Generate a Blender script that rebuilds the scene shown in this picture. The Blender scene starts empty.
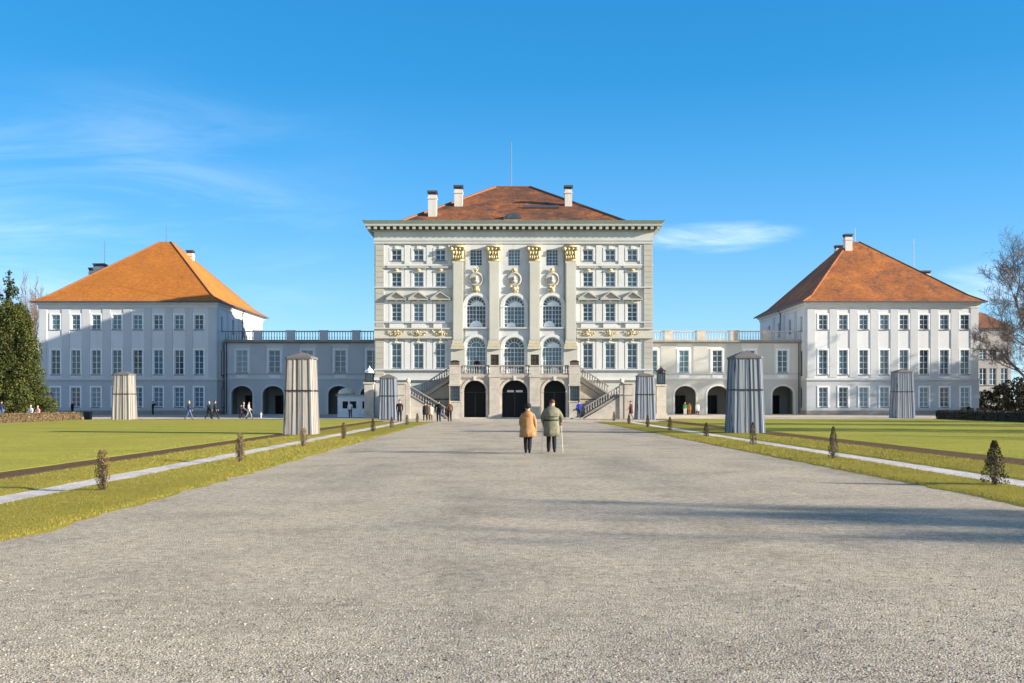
import bpy, math, random
import numpy as np
from mathutils import Vector, Matrix

rnd = random.Random(7)
R = math.radians
SC = bpy.context.scene
COL = SC.collection
F = 1014.0          # focal length in pixels
EYE = 1.67
CX, CY = 508.0, 402.0

def wx(px, d): return (px - CX) * d / F
def wz(py, d): return EYE + (CY - py) * d / F
def gd(py): return EYE * F / (py - CY)

# ------------------------------------------------------------------ mesh helper
class MB:
    def __init__(s):
        s.v = []; s.f = []; s.m = []; s.mi = 0
    def add(s, vs, fs):
        o = len(s.v); s.v += [tuple(p) for p in vs]
        s.f += [tuple(i + o for i in f) for f in fs]; s.m += [s.mi] * len(fs)
    def quad(s, a, b, c, d): s.add([a, b, c, d], [(0, 1, 2, 3)])
    def box(s, x0, x1, y0, y1, z0, z1):
        s.add([(x0,y0,z0),(x1,y0,z0),(x1,y1,z0),(x0,y1,z0),(x0,y0,z1),(x1,y0,z1),(x1,y1,z1),(x0,y1,z1)],
              [(0,3,2,1),(4,5,6,7),(0,1,5,4),(1,2,6,5),(2,3,7,6),(3,0,4,7)])
    def frustum(s, x0,x1,y0,y1,z0, X0,X1,Y0,Y1,z1):
        s.add([(x0,y0,z0),(x1,y0,z0),(x1,y1,z0),(x0,y1,z0),(X0,Y0,z1),(X1,Y0,z1),(X1,Y1,z1),(X0,Y1,z1)],
              [(0,3,2,1),(4,5,6,7),(0,1,5,4),(1,2,6,5),(2,3,7,6),(3,0,4,7)])
    def prism_y(s, poly, y0, y1):          # poly in (x,z)
        n = len(poly)
        s.add([(x,y0,z) for x,z in poly]+[(x,y1,z) for x,z in poly],
              [tuple(range(n)), tuple(range(2*n-1,n-1,-1))]+[(i,(i+n),(i+1)%n+n,(i+1)%n) for i in range(n)])
    def prism_z(s, poly, z0, z1):          # poly in (x,y)
        n = len(poly)
        s.add([(x,y,z0) for x,y in poly]+[(x,y,z1) for x,y in poly],
              [tuple(range(n-1,-1,-1)), tuple(range(n,2*n))]+[(i,(i+1)%n,(i+1)%n+n,i+n) for i in range(n)])
    def lathe(s, prof, cx, cy, n=8, a0=0.0):     # prof [(r,z)]
        vs=[]; fs=[]
        for r,z in prof:
            for k in range(n):
                a=a0+2*math.pi*k/n; vs.append((cx+r*math.cos(a),cy+r*math.sin(a),z))
        for i in range(len(prof)-1):
            for k in range(n):
                k2=(k+1)%n; fs.append((i*n+k,i*n+k2,(i+1)*n+k2,(i+1)*n+k))
        fs.append(tuple(range(n-1,-1,-1))); fs.append(tuple((len(prof)-1)*n+k for k in range(n)))
        s.add(vs,fs)
    def tube(s, pts, rads, n=5):
        pts=[Vector(p) for p in pts]; vs=[]; fs=[]
        for i,p in enumerate(pts):
            d=(pts[min(i+1,len(pts)-1)]-pts[max(i-1,0)])
            if d.length<1e-9: d=Vector((0,0,1))
            d.normalize(); a=d.orthogonal().normalized(); b=d.cross(a)
            for k in range(n):
                t=2*math.pi*k/n; q=p+(a*math.cos(t)+b*math.sin(t))*rads[i]; vs.append(tuple(q))
        for i in range(len(pts)-1):
            for k in range(n):
                k2=(k+1)%n; fs.append((i*n+k,i*n+k2,(i+1)*n+k2,(i+1)*n+k))
        fs.append(tuple(range(n-1,-1,-1))); fs.append(tuple((len(pts)-1)*n+k for k in range(n)))
        s.add(vs,fs)
    def blob(s, c, r, sx=1, sy=1, sz=1, jit=0.0, n=8, m=5):
        vs=[];fs=[]
        for i in range(m+1):
            ph=-math.pi/2+math.pi*i/m
            for k in range(n):
                a=2*math.pi*k/n; q=r*(1+jit*(rnd.random()-.5)*2)
                vs.append((c[0]+q*sx*math.cos(ph)*math.cos(a),c[1]+q*sy*math.cos(ph)*math.sin(a),c[2]+q*sz*math.sin(ph)))
        for i in range(m):
            for k in range(n):
                k2=(k+1)%n; fs.append((i*n+k,i*n+k2,(i+1)*n+k2,(i+1)*n+k))
        s.add(vs,fs)
    def mesh(s, name, mats=(), smooth=False):
        me=bpy.data.meshes.new(name); me.from_pydata(s.v,[],s.f)
        for m in (mats if isinstance(mats,(list,tuple)) else [mats]): me.materials.append(m)
        if any(s.m): me.polygons.foreach_set('material_index', s.m)
        if smooth: me.polygons.foreach_set('use_smooth',[True]*len(me.polygons))
        me.update(); return me
    def obj(s, name, mats, parent=None, smooth=False, loc=None, rz=0.0):
        return link(name, s.mesh(name,mats,smooth), parent, loc, rz)

def link(name, data, parent=None, loc=None, rz=0.0):
    o=bpy.data.objects.new(name,data); COL.objects.link(o)
    if parent is not None: o.parent=parent
    if loc is not None: o.location=loc
    if rz: o.rotation_euler=(0,0,rz)
    return o
def tag(o,label,cat,group=None,kind=None):
    if label: o['label']=label
    if cat: o['category']=cat
    if group: o['group']=group
    if kind: o['kind']=kind
    return o
def thing(name,label,cat,loc=(0,0,0),rz=0.0,group=None):
    return tag(link(name,None,None,loc,rz),label,cat,group)
def structure(o): o['kind']='structure'; return o
def copy_tree(o,parent=None):
    c=o.copy(); COL.objects.link(c)
    if parent is not None: c.parent=parent
    for ch in list(o.children): copy_tree(ch,c)
    return c

def bulk(name, verts, faces_n, mat, k=3, parent=None, smooth=False):
    """fast mesh from numpy: verts (N,3), consecutive faces of k verts or index array"""
    me=bpy.data.meshes.new(name)
    verts=np.asarray(verts,dtype=np.float32); nv=len(verts)
    idx=np.asarray(faces_n,dtype=np.int32).reshape(-1) if faces_n is not None else np.arange(nv,dtype=np.int32)
    nf=len(idx)//k
    me.vertices.add(nv); me.vertices.foreach_set('co',verts.reshape(-1))
    me.loops.add(len(idx)); me.loops.foreach_set('vertex_index',idx)
    me.polygons.add(nf); me.polygons.foreach_set('loop_start',np.arange(nf,dtype=np.int32)*k)
    try: me.polygons.foreach_set('loop_total',np.full(nf,k,dtype=np.int32))
    except Exception: pass
    me.materials.append(mat)
    me.polygons.foreach_set('use_smooth',np.full(nf,smooth))
    me.update(calc_edges=True); me.validate()
    return link(name,me,parent)

# ------------------------------------------------------------------ materials
def newmat(name):
    m=bpy.data.materials.new(name); m.use_nodes=True
    nt=m.node_tree; return m,nt,nt.nodes['Principled BSDF']
def N(nt,t,**kw):
    n=nt.nodes.new(t)
    for k,v in kw.items():
        if k in n.inputs.keys(): n.inputs[k].default_value=v
        else: setattr(n,k,v)
    return n
def ramp(nt,fac,stops,interp='LINEAR'):
    r=nt.nodes.new('ShaderNodeValToRGB'); e=r.color_ramp; e.interpolation=interp
    while len(e.elements)<len(stops): e.elements.new(.5)
    for el,(p,c) in zip(e.elements,stops):
        el.position=p; el.color=(c[0],c[1],c[2],1)
    nt.links.new(fac,r.inputs[0]); return r.outputs[0]
def mix(nt,fac,a,b,mode='MIX'):
    n=nt.nodes.new('ShaderNodeMix'); n.data_type='RGBA'; n.blend_type=mode
    for i,v in ((0,fac),(6,a),(7,b)):
        if isinstance(v,(int,float)): n.inputs[i].default_value=v
        elif isinstance(v,tuple): n.inputs[i].default_value=(v[0],v[1],v[2],1)
        else: nt.links.new(v,n.inputs[i])
    return n.outputs[2]
def noise(nt,vec,scale,detail=4,rough=.55,dist=0):
    n=N(nt,'ShaderNodeTexNoise'); n.inputs['Scale'].default_value=scale; n.inputs['Detail'].default_value=detail
    n.inputs['Roughness'].default_value=rough; n.inputs['Distortion'].default_value=dist
    if vec is not None: nt.links.new(vec,n.inputs['Vector'])
    return n.outputs['Fac']
def mapping(nt,vec,scale=(1,1,1)):
    m=N(nt,'ShaderNodeMapping'); m.inputs['Scale'].default_value=scale; nt.links.new(vec,m.inputs['Vector']); return m.outputs[0]
def coords(nt,kind='Object'):
    return N(nt,'ShaderNodeTexCoord').outputs[kind]
def wpos(nt): return N(nt,'ShaderNodeNewGeometry').outputs['Position']
def bump(nt,b,h,strength=.3,dist=.02):
    n=N(nt,'ShaderNodeBump'); n.inputs['Strength'].default_value=strength; n.inputs['Distance'].default_value=dist
    nt.links.new(h,n.inputs['Height']); nt.links.new(n.outputs[0],b.inputs['Normal'])
def scl(c,k): return (c[0]*k,c[1]*k,c[2]*k)

def plaster(name,c,var=.14,streak=.26,dirt=(.30,.28,.24)):
    m,nt,b=newmat(name); p=wpos(nt)
    n1=noise(nt,p,.35,5); n2=noise(nt,p,4.0,4)
    col=ramp(nt,n1,[(.3,scl(c,1-var)),(.7,scl(c,1+var*.5))])
    st=noise(nt,mapping(nt,p,(2.2,2.2,.13)),1.0,5,.6)
    sf=ramp(nt,st,[(.52,(0,0,0)),(.78,(streak,)*3)])
    col=mix(nt,sf,col,dirt)
    col=mix(nt,.10,col,ramp(nt,n2,[(.3,scl(c,.6)),(.7,scl(c,1.25))]))
    nt.links.new(col,b.inputs['Base Color']); b.inputs['Roughness'].default_value=.88
    bump(nt,b,noise(nt,p,25,3),.15,.01); return m
def plain(name,c,rough=.6,metal=0,var=.15,scale=3.0):
    m,nt,b=newmat(name); p=wpos(nt)
    col=ramp(nt,noise(nt,p,scale,4),[(.3,scl(c,1-var)),(.7,scl(c,1+var))])
    nt.links.new(col,b.inputs['Base Color']); b.inputs['Roughness'].default_value=rough; b.inputs['Metallic'].default_value=metal
    return m
def stone(name,c,bw=.9,bh=.42):
    m,nt,b=newmat(name); p=wpos(nt)
    sep=N(nt,'ShaderNodeSeparateXYZ'); nt.links.new(p,sep.inputs[0])
    ad=N(nt,'ShaderNodeMath',operation='ADD'); nt.links.new(sep.outputs[0],ad.inputs[0]); nt.links.new(sep.outputs[1],ad.inputs[1])
    cm=N(nt,'ShaderNodeCombineXYZ'); nt.links.new(ad.outputs[0],cm.inputs[0]); nt.links.new(sep.outputs[2],cm.inputs[1])
    br=N(nt,'ShaderNodeTexBrick'); nt.links.new(cm.outputs[0],br.inputs['Vector'])
    br.inputs['Scale'].default_value=1; br.inputs['Brick Width'].default_value=bw; br.inputs['Row Height'].default_value=bh
    br.inputs['Mortar Size'].default_value=.012; br.inputs['Color1'].default_value=(*scl(c,1.1),1); br.inputs['Color2'].default_value=(*scl(c,.86),1)
    br.inputs['Mortar'].default_value=(*scl(c,.6),1)
    n1=noise(nt,p,1.3,6,.65)
    col=mix(nt,.55,br.outputs[0],ramp(nt,n1,[(.3,scl(c,.62)),(.7,(c[0]*1.25,c[1]*1.2,c[2]*1.12))]))
    nt.links.new(col,b.inputs['Base Color']); b.inputs['Roughness'].default_value=.85
    bump(nt,b,noise(nt,p,12,5),.3,.02); return m
def roofmat(name,c1,c2,dark,amount,rows=6.0,nsc=.22,hard=.36,vf=.45):
    m,nt,b=newmat(name); p=wpos(nt)
    col=ramp(nt,noise(nt,p,nsc,7,.68),[(hard,c1),(1-hard,c2)])
    d=noise(nt,mapping(nt,p,(.55,.55,.16)),1.0,6,.68,.6)
    col=mix(nt,ramp(nt,d,[(.5,(0,0,0)),(.72,(amount,)*3)]),col,dark)
    v=N(nt,'ShaderNodeTexVoronoi'); v.inputs['Scale'].default_value=1; nt.links.new(mapping(nt,p,(4,4,7)),v.inputs['Vector'])
    sv_=N(nt,'ShaderNodeSeparateColor'); nt.links.new(v.outputs['Color'],sv_.inputs[0]); col=mix(nt,vf,col,ramp(nt,sv_.outputs[0],[(0,(.5,.48,.46)),(.6,(1,1,1)),(1,(1.3,1.25,1.1))]),'MULTIPLY')
    w=N(nt,'ShaderNodeTexWave',wave_type='BANDS',bands_direction='Z'); w.inputs['Scale'].default_value=rows*.32; w.inputs['Distortion'].default_value=.6
    nt.links.new(p,w.inputs['Vector'])
    nt.links.new(col,b.inputs['Base Color']); b.inputs['Roughness'].default_value=.8
    bump(nt,b,w.outputs['Fac'],.5,.05); return m
def glassmat(name,c1,c2,rough=.06):
    m,nt,b=newmat(name)
    oi=N(nt,'ShaderNodeObjectInfo'); 
    n1=noise(nt,mapping(nt,wpos(nt),(1.7,1.7,.8)),1.0,3)
    ad=N(nt,'ShaderNodeMath',operation='MULTIPLY_ADD'); nt.links.new(oi.outputs['Random'],ad.inputs[0]); ad.inputs[1].default_value=.6
    mu=N(nt,'ShaderNodeMath',operation='MULTIPLY'); nt.links.new(n1,mu.inputs[0]); mu.inputs[1].default_value=.55
    nt.links.new(mu.outputs[0],ad.inputs[2])
    col=ramp(nt,ad.outputs[0],[(.25,c1),(.85,c2)])
    nt.links.new(col,b.inputs['Base Color']); b.inputs['Roughness'].default_value=rough
    b.inputs['Specular IOR Level'].default_value=.5
    bump(nt,b,noise(nt,wpos(nt),1.1,2),.08,.05); return m

M={}
M['wall']=plaster('facade_plaster',(.49,.50,.475))
M['wall_mid']=plaster('middle_plaster',(.56,.57,.565))
M['pil']=plaster('pilaster_plaster',(.50,.49,.42),.1,.12)
M['quoin']=plaster('quoin_plaster',(.42,.405,.35))
M['trim']=plaster('white_trim',(.61,.62,.60),.06,.1)
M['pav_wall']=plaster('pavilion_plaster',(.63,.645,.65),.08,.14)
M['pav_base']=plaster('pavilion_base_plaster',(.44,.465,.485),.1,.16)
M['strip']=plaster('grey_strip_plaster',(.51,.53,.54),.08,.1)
M['gal_wall']=plaster('gallery_plaster',(.64,.64,.60),.08,.14)
M['gal_strip']=plaster('gallery_strip',(.50,.50,.46),.08,.12)
M['cornice']=plaster('cornice_plaster',(.37,.39,.35),.1,.2)
M['shade_stone']=plain('shaded_gap_stone',(.10,.10,.095),.9)  # near-black tone that paints the shade behind the cornice brackets
M['patina']=plaster('green_copper_gutter',(.42,.50,.44),.12,.1)
M['stone']=stone('stair_stone',(.42,.38,.32))
M['stone_pale']=stone('pale_stone',(.50,.46,.40),1.4,.6)
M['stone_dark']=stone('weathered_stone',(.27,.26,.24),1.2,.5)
M['gold']=plain('gilding',(.58,.47,.25),.55,.25,.6,7)
M['goldpaint']=plain('ochre_gold_paint',(.56,.43,.19),.6,.1,.2,4)
M['roof_mid']=roofmat('rusty_roof',(.075,.030,.013),(.31,.098,.018),(.026,.021,.016),.95,nsc=.33,vf=.75)
M['roof_left']=roofmat('orange_tiles',(.36,.115,.009),(.47,.165,.014),(.25,.09,.02),.4,hard=.28)
M['roof_right']=roofmat('weathered_orange_tiles',(.25,.078,.018),(.41,.135,.022),(.09,.048,.032),1.0,hard=.38,vf=.6)
M['roof_far']=roofmat('far_tiles',(.17,.07,.03),(.25,.105,.04),(.1,.06,.04),.6)
M['lead']=plain('dark_lead',(.07,.07,.08),.55,.2)
M['ridge']=plain('ridge_tiles',(.22,.08,.03),.8)
M['copper']=plain('bright_copper_sheet',(.52,.17,.04),.6,.1,.3,2)
M['darkmetal']=plain('dark_iron',(.028,.028,.032),.5,.4)
M['pole']=plain('grey_pole',(.12,.12,.13),.5,.3)
M['frame']=plain('white_paint',(.76,.78,.78),.5,0,.06)
M['greyframe']=plain('grey_blue_paint',(.36,.40,.42),.5,0,.08)
M['sill']=plain('dark_sill',(.10,.10,.11),.7)
M['glass']=glassmat('window_glass',(.018,.035,.055),(.085,.165,.21))
M['glass_blue']=glassmat('window_glass_blinds',(.05,.11,.15),(.24,.34,.39),.12)
M['glass_dark']=plain('door_glass',(.008,.009,.011),.35)
M['glass_dark'].node_tree.nodes['Principled BSDF'].inputs['Specular IOR Level'].default_value=.15
M['curtain']=plain('white_curtain',(.72,.76,.78),.8,0,.08)
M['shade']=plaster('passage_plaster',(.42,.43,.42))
M['chimney']=plaster('chimney_plaster',(.62,.58,.52),.15,.4,(.15,.13,.11))
M['white_booth']=plain('booth_paint',(.74,.78,.80),.5,0,.06)
M['cream']=plain('cream_canvas',(.70,.64,.50),.8,0,.1)

# ------------------------------------------------------------------ walls with openings
def wall_mesh(mb,O,u,n,L,z0,z1,ops,depth,seg=14):
    """ops: (uc,w,zb,zt,arch) ; arch = rise of the arched head (0 = flat)"""
    O=Vector(O);u=Vector(u);n=Vector(n)
    def P(a,z,k=0.0): q=O+u*a-n*k; return (q.x,q.y,z)
    us=sorted(set([0,L]+[round(o[0]-o[1]/2,4) for o in ops]+[round(o[0]+o[1]/2,4) for o in ops]))
    zs=sorted(set([z0,z1]+[round(o[2],4) for o in ops]+[round(o[3],4) for o in ops]))
    us=[a for a in us if -1e-6<=a<=L+1e-6]; zs=[z for z in zs if z0-1e-6<=z<=z1+1e-6]
    for i in range(len(us)-1):
        for j in range(len(zs)-1):
            a=(us[i]+us[i+1])/2; z=(zs[j]+zs[j+1])/2
            if any(abs(a-o[0])<o[1]/2 and o[2]<z<o[3] for o in ops): continue
            mb.quad(P(us[i],zs[j]),P(us[i+1],zs[j]),P(us[i+1],zs[j+1]),P(us[i],zs[j+1]))
    for uc,w,zb,zt,ar in ops:
        a0=uc-w/2;a1=uc+w/2;zs_=zt-ar
        mb.quad(P(a0,zb),P(a0,zb,depth),P(a0,zs_,depth),P(a0,zs_))
        mb.quad(P(a1,zb),P(a1,zs_),P(a1,zs_,depth),P(a1,zb,depth))
        mb.quad(P(a0,zb),P(a1,zb),P(a1,zb,depth),P(a0,zb,depth))
        if ar<=0: mb.quad(P(a0,zt),P(a0,zt,depth),P(a1,zt,depth),P(a1,zt))
        else:
            pt=[(uc-w/2*math.cos(math.pi*k/seg),zs_+ar*math.sin(math.pi*k/seg)) for k in range(seg+1)]
            for (p,q) in zip(pt[:-1],pt[1:]):
                mb.quad(P(p[0],p[1]),P(q[0],q[1]),P(q[0],zt),P(p[0],zt))
                mb.quad(P(p[0],p[1]),P(p[0],p[1],depth),P(q[0],q[1],depth),P(q[0],q[1]))

def arc_pts(w,zs,ar,n=14,x0=0):
    return [(x0-w/2*math.cos(math.pi*k/n),zs+ar*math.sin(math.pi*k/n)) for k in range(n+1)]
_wc={}
def win_meshes(w,h,cols,rows,arch,bar,fm,gm,split=None):
    key=(round(w,2),round(h,2),cols,rows,round(arch,2),bar,fm,gm,split)
    if key in _wc: return _wc[key]
    mb=MB(); fw=.075; zs=h-arch; W=w/2
    mb.box(-W,-W+fw,0,.07,0,zs); mb.box(W-fw,W,0,.07,0,zs); mb.box(-W+fw,W-fw,0,.07,0,fw)
    if arch<=0: mb.box(-W+fw,W-fw,0,.07,h-fw,h)
    else:
        for ring in ((1.0,fw),(.55,.05)):
            k0=ring[0]
            po=arc_pts(w*k0,zs,arch*k0); pi=arc_pts(w*k0-2*ring[1],zs,arch*k0-ring[1])
            for i in range(len(po)-1):
                mb.prism_y([po[i],po[i+1],pi[i+1],pi[i]],.004,.066)
        mb.box(-W+fw,W-fw,.002,.068,zs-.05,zs+.05)
        for k in range(1,8):
            a=math.pi*k/8
            r0=.0 if k in(4,) else .54
            x0,z0_=-math.cos(a)*W*r0,zs+math.sin(a)*arch*r0; x1,z1_=-math.cos(a)*(W-fw*.5),zs+math.sin(a)*(arch-fw*.5)
            dx,dz=x1-x0,z1_-z0_; l=math.hypot(dx,dz); nx,nz=-dz/l*bar/2,dx/l*bar/2
            mb.prism_y([(x0-nx,z0_-nz),(x0+nx,z0_+nz),(x1+nx,z1_+nz),(x1-nx,z1_-nz)],.012,.056)
    for k in range(1,cols):
        x=-W+w*k/cols; b=bar*(1.7 if k*2==cols else 1)
        mb.box(x-b/2,x+b/2,.008,.06,fw,zs-(fw if arch<=0 else .05))
    for k in range(1,rows):
        z=zs*k/rows; b=bar*(1.8 if split==k else 1)
        mb.box(-W+fw,W-fw,.012,.056,z-b/2,z+b/2)
    pm=MB()
    if arch<=0: pm.box(-W+.02,W-.02,.03,.05,.02,h-.02)
    else: pm.prism_y([(-W+.02,.02)]+arc_pts(w-.04,zs,arch-.02)+[(W-.02,.02)],.03,.05)
    sm=MB(); sm.box(-W-.09,W+.09,-.24,.02,-.10,-.005)
    _wc[key]=(mb.mesh('window',M[fm]),pm.mesh('pane',M[gm]),sm.mesh('sill',M['sill'])); return _wc[key]
def window(parent,loc,rz,w,h,cols=2,rows=4,arch=0,bar=.05,fm='frame',gm='glass',split=None,name='window'):
    a,b,c=win_meshes(w,h,cols,rows,arch,bar,fm,gm,split)
    o=link(name,a,parent,loc,rz); link('pane',b,o); link('sill',c,o); return o
# ================================================================== PALACE (central block)
YC=105.0; SCL=F/YC
xc=lambda px: wx(px,YC)
zc=lambda py: wz(py,YC)
PAL=thing('baroque_palace','tall cream palace block with gilded pilaster capitals and a low rusty hipped roof','palace',(xc(513.7),YC,0))
px0=xc(513.7)
X=lambda px: xc(px)-px0            # local coordinates: origin at the foot of the facade, +Y backwards
HW=14.33; DEP=35.0; ZT=zc(229.5)
sideL=[396.5,418.5,440.5]; sideR=[587.9,610.2,632.3]
mid=[476.2,514.3,552.2]; pils=[458,494,534.3,570.5]
ops=[]; wins=[]
W1=1.04
for p in sideL+sideR:
    for (yt,yb,rows,gm) in ((249.4,260.2,2,'glass'),(272.3,286.3,3,'glass'),(303.3,320.8,4,'glass'),(343.3,368.2,4,'glass')):
        zb,zt=zc(yb),zc(yt); ops.append((X(p)+HW,W1,zb,zt,0)); wins.append((X(p),zb,W1,zt-zb,2,rows,0,gm))
for i,p in enumerate(mid):
    zb,zt=zc(265.8),zc(249.4); ops.append((X(p)+HW,1.28,zb,zt,.12)); wins.append((X(p),zb,1.28,zt-zb,4,5,.12,'glass'))
    w=2.05 if i!=1 else 2.2
    zb,zt=zc(327.6),zc(295.8); ops.append((X(p)+HW,w,zb,zt,w/2)); wins.append((X(p),zb,w,zt-zb,6,5,w/2,'glass'))
    zb,zt=4.55,zc(337.3); ops.append((X(p)+HW,w,zb,zt,w/2)); wins.append((X(p),zb,w,zt-zb,6,6,w/2,'glass'))
# doors at ground level behind the arcade
for i,p in enumerate((474.8,514.8,554.8)):
    ops.append((X(p)+HW+.02,2.3,.12,3.3,0))
mb=MB(); wall_mesh(mb,(-HW,0,0),(1,0,0),(0,-1,0),2*HW,0,ZT,ops,.24)
mb.quad((-HW,0,0),(-HW,DEP,0),(-HW,DEP,ZT),(-HW,0,ZT)); mb.quad((HW,0,0),(HW,0,ZT),(HW,DEP,ZT),(HW,DEP,0))
mb.quad((-HW,DEP,0),(HW,DEP,0),(HW,DEP,ZT),(-HW,DEP,ZT))
mb.obj('wall',M['wall'],PAL)
for (x,zb,w,h,cols,rows,arch,gm) in wins:
    o=window(PAL,(x,.17,zb),0,w,h,cols,rows,arch if arch>.5 else 0,.045 if cols==2 else .035,'frame',gm,rows//2 if cols==2 else None)
    if arch>.5:
        cm=MB(); k=rnd.choice([-.3,0,.25]); sz=rnd.uniform(.42,.66)
        cm.prism_y([(k+p[0],p[1]) for p in arc_pts(w*sz,.10,w*sz*rnd.uniform(.4,.6),10)],.018,.027); cm.obj('curtain',M['curtain'],o)
        if rnd.random()<.5:
            cm=MB(); cm.prism_y(arc_pts(w*.6,h-w/2+.06,w*.2,10,x0=.15),.018,.027); cm.obj('curtain',M['curtain'],o)
for p in (474.8,514.8,554.8):
    d=MB(); x=X(p)+.02
    for a,b in ((-1.12,-1.03),(-.05,.05),(1.03,1.12)): d.box(x+a,x+b,.12,.2,.13,3.28)
    d.box(x-1.03,x+1.03,.125,.195,2.35,2.45); d.box(x-1.03,x+1.03,.125,.195,.13,.35); d.box(x-1.03,x+1.03,.125,.195,3.18,3.28)
    do=d.obj('door',M['darkmetal'],PAL); g=MB(); g.box(x-1.1,x+1.1,.15,.17,.14,3.27); g.obj('pane',M['glass_dark'],do)
# smooth plaster panel of the three middle bays
mb=MB()
mops=[o for o in ops if abs(o[0]-HW)<6.2]
wall_mesh(mb,(X(465.5),-.12,0),(1,0,0),(0,-1,0),X(563.5)-X(465.5),4.6,zc(243.5),
          [(o[0]-HW-X(465.5),o[1],max(o[2],4.601),o[3],o[4]) for o in mops if o[2]>4.5],.12)
mb.quad((X(465.5),0,4.6),(X(465.5),-.12,4.6),(X(465.5),-.12,zc(243.5)),(X(465.5),0,zc(243.5)))
mb.quad((X(563.5),0,4.6),(X(563.5),-.12,4.6),(X(563.5),-.12,zc(243.5)),(X(563.5),0,zc(243.5)))
mb.obj('middle_panel',M['wall_mid'],PAL)
# arched window surrounds
for i,p in enumerate(mid):
    w=2.05 if i!=1 else 2.2
    for zt,zb in ((zc(295.8),zc(327.6)),(zc(337.3),zc(372))):
        mb=MB(); zs=zt-w/2
        po=arc_pts(w+.62,zs,w/2+.31); pi=arc_pts(w+.02,zs,w/2+.01)
        for k in range(len(po)-1): mb.prism_y([po[k],po[k+1],pi[k+1],pi[k]],-.26,-.1)
        mb.v=[(a+X(p),b,c) for a,b,c in mb.v]
        for s in (-1,1):
            xa,xb=sorted((X(p)+s*(w/2+.01),X(p)+s*(w/2+.31)))
            mb.box(xa,xb,-.24,-.1,max(zb,4.6),zs); mb.box(xa-.05,xb+.05,-.30,-.1,zs-.12,zs+.1)
        mb.obj('arch_surround',M['trim'],PAL)
    # ledge under the upper arch
    mb=MB(); mb.box(X(p)-w/2-.5,X(p)+w/2+.5,-.36,-.1,zc(328.8),zc(327.6)); mb.obj('ledge',M['strip'],PAL)
    # medallion with bust and gilded mounts
    z=zc(279.5); md=MB()
    ring=[(.56,.0),(.74,.0),(.76,-.09),(.66,-.15),(.57,-.12)]
    n=22; vs=[];fs=[]
    for (r,y) in ring:
        for k in range(n):
            a=2*math.pi*k/n; vs.append((X(p)+r*math.cos(a),-.12+y,z+r*math.sin(a)))
    for q in range(len(ring)-1):
        for k in range(n): fs.append((q*n+k,q*n+(k+1)%n,(q+1)*n+(k+1)%n,(q+1)*n+k))
    md.add(vs,fs); mo=md.obj('medallion',M['quoin'],PAL,True)
    nb=MB(); nb.prism_y([(X(p)+.56*math.cos(2*math.pi*k/20),z+.56*math.sin(2*math.pi*k/20)) for k in range(20)],-.19,-.10); nb.obj('niche',M['stone_pale'],mo)
    bu=MB(); bu.blob((X(p),-.3,z+.12),.17,.85,.9,1.2); bu.blob((X(p),-.26,z-.22),.24,1.25,.7,.75); bu.box(X(p)-.07,X(p)+.07,-.34,-.2,z-.15,z+.02)
    bu.obj('bust',M['wall'],mo,True)
    for (zz,k) in ((zc(270),.75),(zc(289.3),1.25)):
        g=MB()
        for t in range(13):
            g.blob((X(p)+k*.3*rnd.uniform(-1,1),-.25-.1*rnd.random(),zz+k*.22*rnd.uniform(-1,1)),.13*k*rnd.uniform(.6,1.1),1,.7,1,.25,6,4)
        g.blob((X(p),-.33,zz),.2*k,1,.7,1.1,.15); g.obj('gilded_mount',M['gold'],mo,True)
# giant pilasters
for p in pils:
    x=X(p); pb=MB(); zb,zt=zc(343),zc(260.5)
    pb.box(x-.56,x+.56,-.42,-.0,zb,zt); pb.box(x-.72,x+.72,-.3,-.0,zc(366),zc(349.4)); pb.box(x-.45,x+.45,-.45,-.42,zb+.3,zt-.3)
    po=pb.obj('pilaster',M['pil'],PAL)
    for (k,(a,b)) in enumerate(((349.3,347.4),(347.3,346.2),(346.1,344.3),(344.2,343.0))):
        bb=MB(); e=.16-.04*k; bb.box(x-.56-e,x+.56+e,-.42-e,-.0,zc(a),zc(b)); bb.obj('pilaster_base',M['goldpaint' if k%2 else 'pil'],po)
    cp=MB(); z0,z1=zc(260.4),zc(246.4); H=z1-z0
    cp.frustum(x-.52,x+.52,-.46,0,z0,x-.66,x+.66,-.56,0,z1-.18); cp.box(x-.80,x+.80,-.68,0,z1-.16,z1)
    for row,(zz,kk,ct) in enumerate(((z0+.28,.15,5),(z0+.68,.17,4))):
        for t in range(ct):
            cp.blob((x+(t-(ct-1)/2)*(1.16/ct),-.54-.05*row,zz),kk,.8,.7,1.35,.2,6,4)
    for s in (-1,1):
        cp.blob((x+s*.64,-.6,z1-.34),.2,1,.8,1,.1); cp.blob((x+s*.22,-.6,z1-.34),.13,1,.8,1,.1)
    cp.box(x-.66,x+.66,-.47,0,z0-.09,z0+.03)
    cp.obj('capital',M['gold'],po,True)
# corner strips
for xa,xb in ((-HW,X(384.2)),(X(643.5),HW)):
    q=MB(); q.box(xa-(.06 if xa<0 else -.001),xb+(.06 if xb>0 else -.001),-.14,.0,zc(337),zc(243.5)); q.box(xa-(.06 if xa<0 else -.001),xb+(.06 if xb>0 else -.001),-.14,.0,4.2,zc(337)+.001)
    for k in range(24):
        z=4.5+k*.56
        if z<zc(243.5)-.6 and not (zc(339)<z<zc(329)): q.box(xa+.03,xb-.03,-.17,-.14,z,z+.5)
    q.obj('corner_strip',M['quoin'],PAL)
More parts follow.
